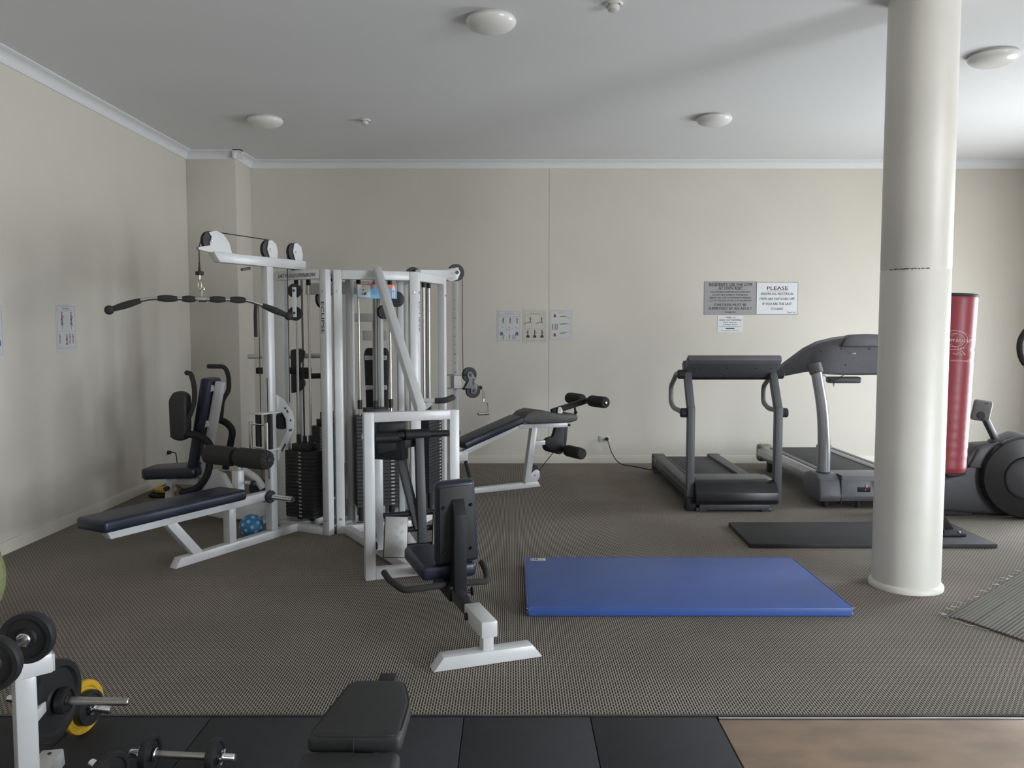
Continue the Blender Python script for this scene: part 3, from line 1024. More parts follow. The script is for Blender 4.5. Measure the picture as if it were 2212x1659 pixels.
for (y, sg) in ((-.140, -1), (.165, 1)):
    # foot plates lean back; checker pattern of raised bars
    ty = Vector((-.25, 0, .97)).normalized()
    c = Vector((RS + .085, y, .275))
    Mx = LPF @ Matrix(((0, ty.x, .97, c.x), (1, ty.y, 0, c.y), (0, ty.z, .25, c.z), (0, 0, 0, 1))) @ Matrix.Rotation(R(-6), 4, 'Z')
    fp = B(Mx).prism([(-.070, -.123), (.070, -.123), (.070, .123), (-.070, .123)], (0, 0, 0), X, Y, .006, bev=.002).out('foot_plate', CHECK, gym)
    bb = B(Mx)
    for i in range(-2, 3):
        for j in range(-4, 5):
            if (i + j) % 2:
                continue
            cx, cy = i * .036, j * .030
            if abs(cx) > .062 or abs(cy) > .112:
                continue
            d = R(-38 if i % 2 == 0 else 38)
            for k in (-1, 0, 1):
                q = Vector((cx - sn(d) * k * .007, cy + cs(d) * k * .007, .0035))
                v = Vector((cs(d), sn(d), 0)) * .013
                bb.beam(q - v, q + v, .0022, .0018, bev=0)
    bb.out('raised_tread', CHECK, fp)
    B(Mx).prism([(-.074, -.127), (.074, -.127), (.074, .127), (-.074, .127)], (0, 0, -.006), X, Y, .006, bev=.001).out('plate_edge', BLACK, fp)
# rails from the rectangle back to the tower
B(LPF).beam((RS + .031, .02, .035), (RS + .42, .02, .125), .07, .05, bev=.006).out('base_rail', WHITE, gym)
B(LPF).beam((RS - .03, -.02, .034), (SF + .03, -.245, .034), .06, .06, bev=.006).out('base_rail', WHITE, gym)
B(LPF).beam((RS - .03, .06, .034), (SF + .03, .14, .034), .08, .06, bev=.006).out('base_rail', WHITE, gym)
B(LPF).beam((RS - .45, -.150, .06), (RS - .45, -.150, .81), .06, .066, up=Y, bev=.008).out('linkage_post', WHITE, gym)
B(LPF).beam((RS - .43, -.185, .815), (RS - .43, -.25, .835), .04, .014, bev=.004).out('linkage_flange', WHITE, gym)
B(LPF).prism([(-.09, 0), (.09, 0), (.02, .16), (-.05, .18)], (RS - .35, -.215, .06), X, Z, .012, bev=.002).out('gusset_plate', WHITE, gym)
bb = B(LPF)
bb.cyl((RS - .33, -.225, .12), (RS - .33, -.18, .12), .026, seg=16)
bb.beam((RS - .30, -.205, .18), (RS - .42, -.205, .45), .014, .03, up=Y, bev=.003)
bb.out('linkage_pivot', BLACK, gym)
# rail to the front foot
B(LPF).beam((0, -.268, .0325), (0, .268, .0325), .078, .064, bev=.006, cut0=.05, cut1=.05).out('front_foot', WHITE, gym)
B(LPF).box((.0, .0, .095), (.055, .052, .07), bev=.004).out('foot_post', WHITE, gym)
B(LPF).beam((.045, 0, .168), (-.235, 0, .168), .080, .078, bev=.007).out('rail_sleeve', WHITE, gym)
B(LPF).cyl((-.185, -.052, .160), (-.185, -.038, .160), .019, seg=20).out('knob', RUBBER, gym)
B(LPF).beam((-.22, 0, .166), (-1.05, 0, .166), .060, .058, bev=.004).out('seat_rail', mat('black_chrome', (0.10, 0.10, 0.105), 0.18, .7), gym)
B(LPF).beam((-.50, 0, .170), (-.86, 0, .170), .078, .082, bev=.006).out('seat_carriage', BLACK, gym)
bb = B(LPF)
bb.cyl((-.53, .038, .165), (-.53, .095, .165), .010, seg=10)
bb.cyl((-.53, .088, .165), (-.53, .098, .165), .024, seg=14)
bb.out('pull_pin', RUBBER, gym)
# back support and pads
bb = B(LPF)
bb.prism([(-.56, .17), (-.49, .17), (-.485, .585), (-.535, .665), (-.552, .665), (-.535, .56)], (0, .018, 0), X, Z, .068, bev=.005)
bb.out('backrest_post', BLACK, gym)
Mb = LPF @ Matrix.Translation((-.590, .018, .525)) @ Matrix.Rotation(R(5), 4, 'Y') @ Matrix.Rotation(R(3), 4, 'X')
bp = B(Mb).prism([(-.118, -.215), (.118, -.215), (.106, .235), (-.106, .235)], (0, 0, 0), Y, Z, .075, bev=.022, seg=4).out('seat_backrest', NAVY, gym)
bb = B(Mb)
bb.prism([(-.100, -.195), (.100, -.195), (.090, .212), (-.090, .212)], (.036, 0, 0), Y, Z, .012, bev=.003)
bb.out('backing_board', BVINYL, bp)
for (y, z) in ((-.072, .105), (.078, .105), (-.078, -.135), (.072, -.135)):
    B(Mb).cyl((.040, y, z), (.056, y, z), .010, .007, seg=10).out('bolt', BLACK, bp)
B(LPF).box((-.815, -.012, .262), (.45, .305, .085), bev=.028, seg=4).out('seat_cushion', NAVY, gym)
for sg in (-1, 1):
    y0 = .045 * sg
    k = 1.0 if sg < 0 else .72
    B(LPF).tube([(-.56, y0, .205), (-.56, .20 * sg * k, .200), (-.57, .265 * sg * k, .195), (-.70, .315 * sg * k, .215), (-.80, .325 * sg * k, .232)], .0175, 12, rnd=.06).out('handle', FOAM, gym)

# ---- right bay with the cable column
bay(RBF, .0, -.315, .300, wl=.062, wr=.055)
weight_stack(RBF, -.085, .06, 22, .0270, .275, .15, .22, rods=.055, tick=.10)
B(RBF).cyl((-.12, .17, .06), (-.12, .17, 1.94), .0095, seg=12).out('guide_rod', STEEL, gym)
eclipse(RBF, 0, -.284, 1.775)
bb = B(W0)
CC = Vector((-.525, 7.55, 0))
bb.beam((CC.x, CC.y, 0), (CC.x, CC.y, 2.0), .052, .052, up=Y, bev=.004)
bb.out('cable_column', GREYW, gym)
bb = B(W0)
for k in range(1, 14):
    bb.text(str(k), .026, (CC.x - .002, CC.y - .0262, 1.90 - .083 * (k - 1)), X, Z, bold=.02)
bb.out('height_numbers', mat('orange_number', (0.50, 0.13, 0.06), 0.5), gym)
bb = B(W0)
for k in range(1, 22):
    bb.cyl((CC.x + .0255, CC.y, 1.93 - .075 * k), (CC.x + .0268, CC.y, 1.93 - .075 * k), .006, seg=8, bev=0)
bb.out('adjustment_hole', BRASSD, gym)
B(W0).beam((-.75, 6.56, 1.995), (-.545, 7.50, 2.062), .05, .075, bev=.008).out('top_arm', WHITE, gym)
wb = B(W0)
wheel(wb, (-.80, 6.62, 1.995), tuple(Vector((.3, -.95, 0))), .062)
wb.out('pulley', BPLATE, gym)
def wplate(name, poly, o, ux, mat_, t=.006, parent=None):
    return B(W0).prism(poly, o, ux, Z, t, bev=.0015).out(name, mat_, parent or gym)
ux = Vector((.873, .488, 0)).normalized()
un = Vector((.488, -.873, 0)).normalized()
pw = B(W0)
pc0 = CC + ux * .01 + Vector((0, 0, 2.078))
wheel(pw, pc0, un, .078, .03)
tp = pw.out('top_pulley', BPLATE, gym)
for s in (-1, 1):
    wplate('bracket', [(-.14, -.06), (-.06, -.085), (.005, -.065), (.035, .0), (.012, .048), (-.03, .040), (-.14, .02)], pc0 + un * (s * .021), ux, WHITE, parent=tp)
bb = B(W0)
bb.cyl(pc0 + un * .024, pc0 + un * .032, .016, seg=10)
bb.cyl(pc0 + ux * -.075 + un * .024 + Vector((0, 0, -.035)), pc0 + ux * -.075 + un * .030 + Vector((0, 0, -.035)), .012, seg=8)
bb.out('bolt', DGREY, tp)
# sliding carriage with two pulleys
def P(s, z, k=0.0):
    return CC + ux * s + un * k + Vector((0, 0, z))
bb = B(W0)
bb.box(P(0.005, 1.075), (.075, .075, .14), Matrix.Rotation(math.atan2(ux.y, ux.x), 3, 'Z'), bev=.004)
cg = bb.out('carriage_sleeve', GREYW, gym)
bb = B(W0)
for z in (1.135, 1.012):
    for k in (-.045, .045):
        bb.tube([P(-.075, z, k), P(.055, z, k)], .0045, 8)
    bb.tube([P(-.075, z, -.045), P(-.075, z, .045)], .0045, 8)
for k in range(5):
    bb.tube([P(-.075, 1.13 - .022 * k + .011 * sn(t), .045 + .006 * cs(t)) for t in [2 * math.pi * i / 8 for i in range(8)]], .002, 5, closed=True)
bb.out('u_bolt', STEEL, cg)
bb = B(W0)
for z in (1.138, 1.008):
    bb.cyl(P(.050, z, .045), P(.080, z, .045), .012, seg=10)
bb.out('nut', BLACK, cg)
wb = B(W0)
wheel(wb, P(.128, 1.135, .03), un, .070, .03)
wb.out('pulley', BPLATE, gym)
wb = B(W0)
wheel(wb, P(.165, .985, .03), un, .070, .03)
dp = wb.out('pulley', BPLATE, gym)
for s in (.008, .052):
    wplate('bracket', [(.07, 1.01), (.115, 1.085), (.095, 1.13), (.105, 1.16), (.14, 1.165), (.178, 1.105), (.178, 1.06), (.205, 1.03), (.19, .965), (.165, .955), (.135, .965), (.13, 1.01)], CC + un * s, ux, GBRK, parent=dp)
bb = B(W0)
for (s, z) in ((.128, 1.135), (.165, .985)):
    bb.cyl(P(s, z, .055), P(s, z, .062), .016, seg=12)
bb.prism([(.155, 1.035), (.175, 1.05), (.16, 1.075), (.178, 1.09), (.155, 1.10), (.150, 1.06)], CC + un * .056, ux, Z, .002)
bb.out('bolt', DGREY, dp)
B(W0).ball(P(.245, 1.01, .03), .019, 14, 8).out('cable_stop', RUBBER, gym)
bb = B(W0)
bb.tube([P(.075, 2.075, 0), P(.068, 1.60, .01), P(.064, 1.13, .03)], .003, 6)
bb.tube([P(-.10, 2.0, 0), Vector((-.58, 7.2, 1.2)), Vector((-.60, 7.1, .55))], .003, 6)
bb.out('cable', BLACK, gym)
B(W0).box(P(-.005, 1.93, -.03), (.012, .012, .012), bev=0).out('stop_block', DGREY, gym)
# handle at the corner between front and right bay
bb = B(W0)
bb.tube([(-.76, 6.35, 1.0), (-.585, 6.33, 1.0)], .020, 14)
bb.beam((-.74, 6.35, .90), (-.63, 6.335, .985), .035, .035, bev=.004)
hd = bb.out('side_handle', WHITE, gym)
B(W0).tube([(-.600, 6.332, 1.0), (-.52, 6.33, 1.002), (-.465, 6.42, 1.02)], .023, 14, rnd=.06).out('grip', FOAM, hd)

# ---- leg extension / leg curl bench
B(LCF).beam((.843, 0, .027), (-.03, 0, .027), .064, .054, bev=.006, cut0=.03).out('base_beam', WHITE, gym)
B(LCF).beam((.690, 0, .05), (.775, 0, .60), .062, .066, up=X, bev=.007).out('bench_post', WHITE, gym)
B(LCF).beam((-.03, 0, .385), (.60, 0, .625), .062, .05, bev=.006).out('bench_rail', WHITE, gym)
B(LCF).beam((.58, 0, .615), (1.16, 0, .598), .062, .045, bev=.006).out('bench_rail', WHITE, gym)
B(LCF).box((-.02, 0, .372), (.11, .09, .095), bev=.010).out('socket_block', WHITE, gym)
def incl(F, s0, z0, s1, z1):
    d = Vector((s1 - s0, 0, z1 - z0))
    L = d.length
    d.normalize()
    n = Vector((-d.z, 0, d.x))
    return F @ Matrix(((d.x, 0, n.x, (s0 + s1) / 2), (0, 1, 0, 0), (d.z, 0, n.z, (z0 + z1) / 2), (0, 0, 0, 1))), L
Mi, L = incl(LCF, -.04, .475, .60, .690)
B(Mi).box((0, 0, 0), (L, .25, .075), bev=.022, seg=4).out('back_pad', NAVY, gym)
# hump shaped seat pad
bb = B(LCF)
hp = [(.575, .665), (.575, .700), (.64, .755), (.72, .780), (.82, .768), (.95, .735), (1.06, .720), (1.14, .725), (1.20, .715), (1.225, .680), (1.21, .645), (1.13, .630), (.70, .640)]
bb.prism(hp, (0, 0, 0), X, Z, .255, bev=.018, seg=3)
bb.out('seat_pad', GVINYL, gym)
# levers and rollers
bb = B(LCF)
bb.prism([(1.03, .66), (1.075, .66), (1.085, .75), (1.065, .785), (1.04, .785), (1.025, .75)], (0, -.045, 0), X, Z, .012, bev=.003)
bb.cyl((1.055, -.055, .755), (1.055, -.03, .755), .010, seg=10)
bb.out('lever_bracket', WHITE, gym)
B(LCF).beam((.985, 0, .735), (1.42, 0, .835), .048, .055, bev=.005).out('extension_arm', BLACK, gym)
B(LCF).tube([(1.26, 0, .77), (1.27, 0, .725)], .011, 10).out('adjust_pin', BLACK, gym)
B(LCF).ball((1.272, 0, .715), .019, 12, 8).out('pin_knob', RUBBER, gym)
def roller(y0, y1, s, z, r=.058):
    rp = B(LCF).lathe([(0, y0), (r * .75, y0), (r * .95, y0 + .010), (r, y0 + .03), (r, y1 - .03), (r * .95, y1 - .010), (r * .75, y1), (0, y1)], (s, 0, z), (0, 1, 0), 26).out('roller_pad', FOAM, gym)
    return rp
LRS = (1.405, .835)
for (y0, y1) in ((-.335, -.075), (.075, .335)):
    roller(y0, y1, *LRS)
B(LCF).cyl((LRS[0], -.345, LRS[1]), (LRS[0], .345, LRS[1]), .014, seg=12).out('roller_axle', STEEL, gym)
bb = B(LCF)
bb.prism([(.90, .46), (.93, .48), (.99, .49), (1.03, .60), (1.05, .635), (1.13, .63), (1.12, .42), (1.13, .35), (1.09, .325), (.97, .345), (.90, .40)], (0, 0, 0), X, Z, .05, bev=.006)
bb.out('curl_cam', BLACK, gym)
bb = B(LCF)
bb.beam((1.145, 0, .62), (1.115, 0, .33), .045, .05, up=X, bev=.004)
bb.out('curl_lever', BLACK, gym)
bb = B(LCF)
bb.cyl((1.14, 0, .592), (1.19, 0, .592), .010, seg=10)
bb.ball((1.195, 0, .592), .014, 12, 8)
bb.out('pin_knob', RUBBER, gym)
for (y0, y1) in ((-.335, -.06), (.06, .335)):
    roller(y0, y1, 1.13, .345)
B(LCF).beam((.74, 0, .44), (.90, 0, .435), .045, .045, bev=.005).out('cam_stay', WHITE, gym)
pw = B(LCF)
wheel(pw, (.765, 0, .165), (0, 1, 0), .058)
lp_ = pw.out('pulley', BPLATE, gym)
bb = B(LCF)
for y in (-.022, .022):
    bb.prism([(.70, .05), (.80, .05), (.835, .10), (.83, .155), (.80, .175), (.765, .165), (.70, .10)], (0, y, 0), X, Z, .007, bev=.002)
bb.out('bracket', WHITE, lp_)
bb = B(LCF)
bb.cyl((.775, -.026, .120), (.775, -.032, .120), .009, seg=8)
bb.out('bolt', STEEL, lp_)
B(LCF).tube([(.81, 0, .13), (1.02, 0, .34)], .004, 6).out('cable', BLACK, gym)
B(LCF).tube([(-.005, -.07, .325), (.04, -.07, .165)], .017, 10).out('hand_grip', FOAM, gym)
bolts(LCF, [(.655, -.034, .055)])

# ---- rear stations seen through the tower
bb = B(W0)
bb.prism([(-.10, -.30), (.10, -.30), (.115, .24), (.095, .285), (-.095, .285), (-.115, .24)], (-1.255, 7.56, 1.10), X, Z, .07, bev=.020, seg=3)
rbk = bb.out('rear_backrest', BVINYL, gym)
bb = B(W0)
for z in (1.295, 1.02):
    bb.box((-1.255, 7.515, z), (.20, .012, .040), bev=.004)
bb.out('bracket', WHITE, rbk)
bb = B(W0)
for z in (1.295, 1.02):
    for k in (-.08, .08):
        bb.cyl((-1.255 + k, 7.509, z), (-1.255 + k, 7.501, z), .008, seg=8)
bb.out('bolt', STEEL, rbk)
B(W0).beam((-1.245, 7.48, 0), (-1.245, 7.48, 1.64), .06, .06, up=Y, bev=.005).out('rear_post', GREYW, gym)
B(W0).box((-1.255, 7.44, 1.50), (.215, .02, .09), bev=.003).out('rear_shield', GREYW, gym)
B(W0).beam((-1.50, 7.42, 1.664), (-.98, 7.42, 1.664), .05, .075, bev=.005).out('rear_rail', GREYW, gym)
for x in (-1.50, -.98):
    B(W0).beam((x, 7.42, 0), (x, 7.42, 1.98), .055, .055, up=Y, bev=.006).out('rear_post', GREYW, gym)
B(W0).beam((-1.50, 7.42, 1.96), (-.98, 7.42, 1.96), .05, .06, bev=.005).out('rear_rail', GREYW, gym)
B(W0).beam((-1.50, 7.42, .035), (-.98, 7.42, .035), .05, .06, bev=.005).out('rear_rail', GREYW, gym)
# rear stack block and chest station at the back left
RL = frame_s((-1.66, 7.22), (-.75, .66), ROOT)
weight_stack(RL, -.02, .0, 22, .0272, .26, .14, .11, rods=.05, top=1.90)
for y in (-.20,):
    B(RL).beam((.09, y, 0), (.09, y, 1.98), .055, .055, up=X, bev=.006).out('rear_post', GREYW, gym)
B(RL).beam((.09, -.17, 1.95), (.09, .10, 1.95), .05, .06, bev=.005).out('rear_rail', GREYW, gym)
B(RL).beam((.09, -.17, .035), (.09, .10, .035), .05, .06, bev=.005).out('rear_rail', GREYW, gym)
bb = B(W0)
bb.tube([(-2.50, 7.72, 1.300), (-1.76, 7.72, 1.308)], .023, 14)
bb.out('fly_bar', GREYW, gym)
bb = B(W0)
bb.prism([(-.055, -.21), (.03, -.19), (.075, -.13), (.07, -.09), (.04, -.06), (.03, .07), (.07, .13), (.075, .19), (.03, .215), (-.055, .20)], (-2.02, 7.66, 1.165), X, Z, .07, bev=.015, seg=3)
bb.out('chest_pad', BVINYL, gym)
bb = B(W0)
bb.beam((-2.40, 7.64, 1.17), (-1.885, 7.64, 1.17), .055, .060, bev=.012)
bb.beam((-1.98, 7.60, 1.12), (-1.73, 7.60, 1.125), .05, .05, bev=.012)
bb.beam((-1.78, 7.60, 1.12), (-1.70, 7.60, 1.18), .05, .05, bev=.012)
bb.out('fly_arm', BLACK, gym)
B(W0).beam((-2.02, 7.72, .03), (-2.02, 7.72, 1.30), .055, .055, up=Y, bev=.006).out('rear_post', GREYW, gym)
B(W0).beam((-1.83, 7.40, .03), (-2.02, 7.72, .03), .055, .055, bev=.006).out('side_rail', GREYW, gym)
B(W0).box((-1.50, 6.92, 2.02), (.36, .30, .02), bev=.004).out('top_plate', WHITE, gym)
for (c, ax, r) in (((-1.70, 6.45, 1.995), (.3, 1, 0), .040), ((-1.42, 6.62, 1.975), (.9, -.4, 0), .06), ((-1.53, 6.62, 1.80), (.9, -.5, 0), .075)):
    wb = B(W0)
    wheel(wb, c, ax, r)
    wb.out('pulley', BPLATE, gym)

# ---- attachments hanging from the machine
ang = R(24)
lb = Vector((cs(ang), sn(ang), 0))
lc = Vector((-2.064, 5.457, 1.755))
t = thing('lat_bar', 'chrome lat pulldown bar with black grips hanging from the tower cable', 'bar', lc)
def LB(x, z=0):
    return lb * x + Vector((0, 0, z))
bpath = fillet([LB(-.555, -.075), LB(-.37, -.010), LB(-.29, .004), LB(0, 0), LB(.29, -.002), LB(.37, -.030), LB(.555, -.105)], .09)
B().tube(bpath, .0125, 14).out('bar', CHROME, t)
def grip(x0, z0, x1, z1):
    bb = B()
    n = 12
    pts = [LB(x0 + (x1 - x0) * k / n, z0 + (z1 - z0) * k / n) for k in range(n + 1)]
    d = (pts[-1] - pts[0])
    prof = [(.012, 0)] + [(.0165 + .0065 * sn(math.pi * (k / n)), d.length * k / n) for k in range(n + 1)] + [(.012, d.length)]
    bb.lathe(prof, pts[0], d, 16)
    bb.out('grip', FOAM, t)
grip(-.275, .002, -.155, .001)
grip(-.125, .001, -.025 - .02, 0)
grip(.045, 0, .145, 0)
grip(.175, 0, .275, -.002)
grip(-.545, -.072, -.375, -.014)
grip(.385, -.036, .545, -.102)
for p in (LB(-.560, -.077), LB(.560, -.108)):
    B().ball(p, .030, 16, 10).out('end_knob', RUBBER, t)
bb = B()
bb.cyl(LB(-.028), LB(.028), .019, seg=16)
bb.box((0, 0, .035), (.012, .012, .05), bev=.003)
bb.tube([lb * (.013 * cs(a)) + Vector((0, 0, .068 + .013 * sn(a))) for a in [2 * math.pi * k / 12 for k in range(12)]], .004, 6, closed=True)
bb.out('swivel_eye', CHROME, t)

def Wl(F, p):
    return (F @ Vector(p)) + Vector(ROOT)
# rectangular row handle
c = Wl(LAT, (.40, .02, .775))
t = thing('row_handle', 'chrome rectangular double row handle hanging by the black rollers', 'handle', c)
bb = B(off(c))
q = lambda y, z, s=.40: Wl(LAT, (s, y, z))
bb.tube([q(-.085, .885), q(-.085, .690)], .0135, 12)
bb.tube([q(.070, .885), q(.070, .680)], .0135, 12)
bb.out('grip', STEEL, t)
bb = B(off(c))
bb.tube([q(-.085, .868), q(.070, .868)], .006, 8)
bb.tube([q(-.085, .700), q(.070, .700)], .006, 8)
bb.out('frame', CHROME, t)
# stirrup handle on the cable column
c = P(.275, .83, .03)
t = thing('stirrup_handle', 'chrome stirrup handle hanging from the pulley beside the number column', 'handle', c)
bb = B(off(c))
h = lambda s, z: P(.275 + s, z, .03)
bb.tube([h(-.020, 1.0), h(-.006, .985), h(.014, .945), h(.006, .905), h(-.010, .915), h(-.004, .96)], .004, 6, rnd=.015)
bb.out('snap_hook', STEEL, t)
bb = B(off(c))
bb.cyl(h(0, .905), h(0, .875), .009, seg=10)
bb.tube([h(-.052, .765), h(-.050, .845), h(-.035, .875), h(.035, .875), h(.050, .845), h(.052, .765)], .0055, 8, rnd=.02)
bb.out('frame', CHROME, t)
B(off(c)).cyl(h(-.058, .762), h(.058, .762), .0145, seg=14).out('grip', STEEL, t)

# ================================================================== abdominal machine in the far left corner
AO = (-2.55, 6.55, 0)
ab = thing('abdominal_machine', 'white and black seated abdominal machine with overhead arms by the left wall', 'gym machine', AO)
A = off(AO)
yc = 6.56
B(A).beam((-2.63, yc - .05, .40), (-2.63, yc + .10, .40), .001, .001, bev=0)
sp = B(A @ Matrix.Translation((-2.74, yc, .41)) @ Matrix.Rotation(R(-3), 4, 'Y'))
sp.prism([(-.23, -.10), (-.19, -.15), (.20, -.19), (.24, -.16), (.24, .16), (.20, .19), (-.19, .15), (-.23, .10)], (0, 0, 0), X, Y, .085, bev=.022, seg=3)
sp.out('seat_pad', NAVY, ab)
def inw(x0, z0, x1, z1, y):
    d = Vector((x1 - x0, 0, z1 - z0))
    L = d.length
    d.normalize()
    n = Vector((-d.z, 0, d.x))
    return A @ Matrix(((d.x, 0, n.x, (x0 + x1) / 2), (0, 1, 0, y), (d.z, 0, n.z, (z0 + z1) / 2), (0, 0, 0, 1))), L
Mi, L = inw(-2.555, .44, -2.425, 1.165, yc)
B(Mi).box((0, 0, 0), (L, .25, .085), bev=.022, seg=4).out('back_pad', NAVY, ab)
Mi, L = inw(-2.50, .36, -2.345, 1.135, yc - .02)
B(Mi).box((0, 0, 0), (L, .075, .062), bev=.006).out('back_frame', WHITE, ab)
bb = B(A)
for (x, z) in ((-2.405, 1.085), (-2.450, .80), (-2.495, .52)):
    bb.box((x, yc - .075, z), (.045, .04, .05), Matrix.Rotation(R(-10), 3, 'Y'), bev=.004)
bb.out('pad_bracket', WHITE, ab)
# near and far swing arms
for (yy, dx, tag_) in ((yc - .22, 0, 0), (yc + .26, .0, 1)):
    if tag_ == 0:
        p = [(-2.555, yy + .05, 1.215), (-2.50, yy, 1.213), (-2.475, yy, 1.10), (-2.480, yy, .98), (-2.53, yy, .86), (-2.545, yy, .80)]
    else:
        p = [(-2.565, yy + .05, 1.245), (-2.405, yy, 1.245), (-2.375, yy, 1.17), (-2.375, yy, 1.04), (-2.43, yy, .97), (-2.45, yy, .80)]
    B(A).tube(p, .019, 12, rnd=.055).out('overhead_handle', FOAM, ab)
    if tag_ == 0:
        q = [(-2.64, yy, .735), (-2.46, yy, .735), (-2.355, yy, .66), (-2.385, yy, .42), (-2.47, yy, .30), (-2.62, yy + .05, .262)]
    else:
        q = [(-2.60, yy, .80), (-2.44, yy, .80), (-2.345, yy, .72), (-2.39, yy, .52), (-2.42, yy, .38)]
    B(A).tube(q, .029, 12, rnd=.12).out('swing_arm', BLACK, ab)
    bb = B(A)
    bb.prism([(-.075, -.17), (-.03, -.20), (.04, -.20), (.065, -.12), (.068, .15), (.03, .185), (-.04, .185), (-.078, .12)], (-2.60, yy + (.03 if tag_ == 0 else .0), .885), X, Z, .12, bev=.026, seg=4)
    if tag_ == 0:
        bb.out('arm_pad', BVINYL, ab)
    B(A).box((-2.635, yy, .742), (.07, .05, .06), bev=.008).out('arm_end', BLACK, ab)
# base: long low white keel, front foot, rear weight arm
bb = B(A)
bb.prism([(-2.62, .215), (-2.54, .20), (-2.50, .26), (-2.46, .40), (-2.42, .42), (-2.34, .38), (-2.26, .22), (-2.14, .155), (-1.98, .13), (-1.96, .055), (-2.12, .022), (-2.30, .018), (-2.46, .05), (-2.60, .125)], (0, yc, 0), X, Z, .11, bev=.010)
bb.out('base_keel', WHITE, ab)
B(A).beam((-2.85, yc, .06), (-2.40, yc, .12), .07, .06, bev=.01).out('base_rail', WHITE, ab)
B(A).box((-2.845, yc - .05, .022), (.085, .42, .044), bev=.015).out('front_foot', WHITE, ab)
B(A).box((-2.01, yc, .010), (.07, .36, .020), bev=.006).out('rear_foot', WHITE, ab)
bb = B(A)
bb.beam((-2.80, yc, .05), (-2.775, yc, .335), .06, .055, up=X, bev=.006)
bb.beam((-2.80, yc, .33), (-2.56, yc, .322), .055, .05, bev=.006)
bb.out('seat_post', WHITE, ab)
B(A).cyl((-2.79, yc - .03, .272), (-2.79, yc - .07, .272), .020, seg=14).out('adjust_knob', RUBBER, ab)
bb = B(A)
bb.tube([(-2.26, yc - .06, .44), (-2.15, yc - .08, .425), (-2.05, yc - .08, .36), (-2.0, yc - .08, .28)], .03, 10, rnd=.06)
bb.out('weight_arm', WHITE, ab)
bb = B(A)
bb.lathe([(0, -.02), (.075, -.02), (.08, -.012), (.08, .012), (.075, .02), (0, .02)], (-2.045, yc - .04, .275), (0, 1, 0), 28)
bb.out('weight_disc', BPLATE, ab)
bb = B(A)
bb.lathe([(0, -.012), (.05, -.012), (.06, 0), (.05, .012), (0, .012)], (-2.55, yc - .06, .268), (.2, -.3, 1), 20)
bb.out('pivot_cover', STEEL, ab)

def disc(name, c, ax, r, t, m, label, hole=.014, group='loose weight plates', grooves=True):
    rt = thing(name, label, 'weight plate', c, group)
    h = t / 2
    prof = [(hole, -h * .7), (r * .30, -h * .8), (r * .34, -h * .45), (r * .78, -h * .45), (r * .84, -h), (r * .97, -h), (r, -h * .7),
            (r, h * .7), (r * .97, h), (r * .84, h), (r * .78, h * .45), (r * .34, h * .45), (r * .30, h * .8), (hole, h * .7), (hole, -h * .7)]
    B().lathe(prof, (0, 0, 0), ax, 40).out('disc', m, rt)
    return rt
disc('weight_plate', (-3.28, 7.55, .015), Z, .115, .030, BPLATE, 'black weight plate flat on the carpet by the left wall')
disc('weight_plate', (-3.27, 7.60, .049), (.05, -.02, 1), .10, .026, YELLOW, 'yellow weight plate lying on a black one by the left wall')

# polka dot ball
def dotted_ball(c, r, label):
    t = thing('toy_ball', label, 'ball', c)
    B().ball((0, 0, 0), r, 36, 20).out('ball_skin', BALLB, t)
    ga = math.pi * (3 - math.sqrt(5))
    n = 34
    for k in range(n):
        z = 1 - 2 * (k + .5) / n
        a = ga * k + .5
        q = Vector((math.sqrt(1 - z * z) * cs(a), math.sqrt(1 - z * z) * sn(a), z))
        B().lathe([(0, .0022), (r * .15, .0012), (r * .165, -.004), (0, -.004)][::-1], q * (r * .995), q, 16).out('dot', BALLD, t)
dotted_ball((-1.955, 6.03, .086), .086, 'blue ball with pale polka dots on the carpet under the row bench')

# ================================================================== mats on the floor
t = thing('exercise_mat', 'thick blue vinyl exercise mat lying in the middle of the carpet', 'mat', (.965, 4.80, 0))
bb = B()
bb.box((0, 0, .0275), (1.765, .965, .055), bev=.012, seg=3)
mt = bb.out('mat_body', BLUEMAT, t)
bb = B()
for (x0, y0, x1, y1) in ((-.872, -.480, .872, -.480), (-.872, .480, .872, .480), (-.880, -.47, -.880, .47), (.880, -.47, .880, .47)):
    bb.tube([(x0, y0, .0525), (x1, y1, .0525)], .0035, 6)
bb.out('seam_piping', BLUEMAT, t)
bb = B()
bb.box((-.795, .435, .0556), (.098, .052, .0012), bev=0)
lb_ = bb.out('maker_tag', PAPER, t, label='small white printed tag in the mat corner')
bb = B()
bb.box((-.835, .435, .0564), (.007, .04, .0006), bev=0)
for (x, w) in ((-.818, .010), (-.802, .012)):
    bb.box((x, .436, .0564), (w, .024, .0006), bev=0)
bb.use(1).box((-.772, .440, .0564), (.022, .010, .0006), bev=0)
bb.box((-.775, .424, .0564), (.03, .006, .0006), bev=0)
bb.out('print', [INK, YELLOW], lb_)
bb = B()
random.seed(3)
for k in range(10):
    bb.box((-.62 + k * .155 + random.uniform(-.03, .03), -.4805, .052), (.006, .003, .005), bev=0)
for (x, s) in ((-.874, 1), (.876, -1)):
    for k in range(6):
        q = Vector((x + random.uniform(-.006, .006), -.476 + random.uniform(-.006, .004), random.uniform(.012, .056)))
        bb.tube([q, q + Vector((random.uniform(-.012, .012), random.uniform(-.014, 0), random.uniform(-.008, .01)))], .0014, 5)
bb.out('frayed_stitch', PAPER, t)

t = thing('rubber_mat', 'long black rubber mat under the punching bag before the treadmills', 'mat', (2.58, 6.04, 0))
bb = B()
bb.prism([(-.885, -.325), (.875, -.335), (.885, .36), (-.865, .33)], (0, 0, .016), X, Y, .032, bev=.006)
bb.out('mat_body', BMATR, t)

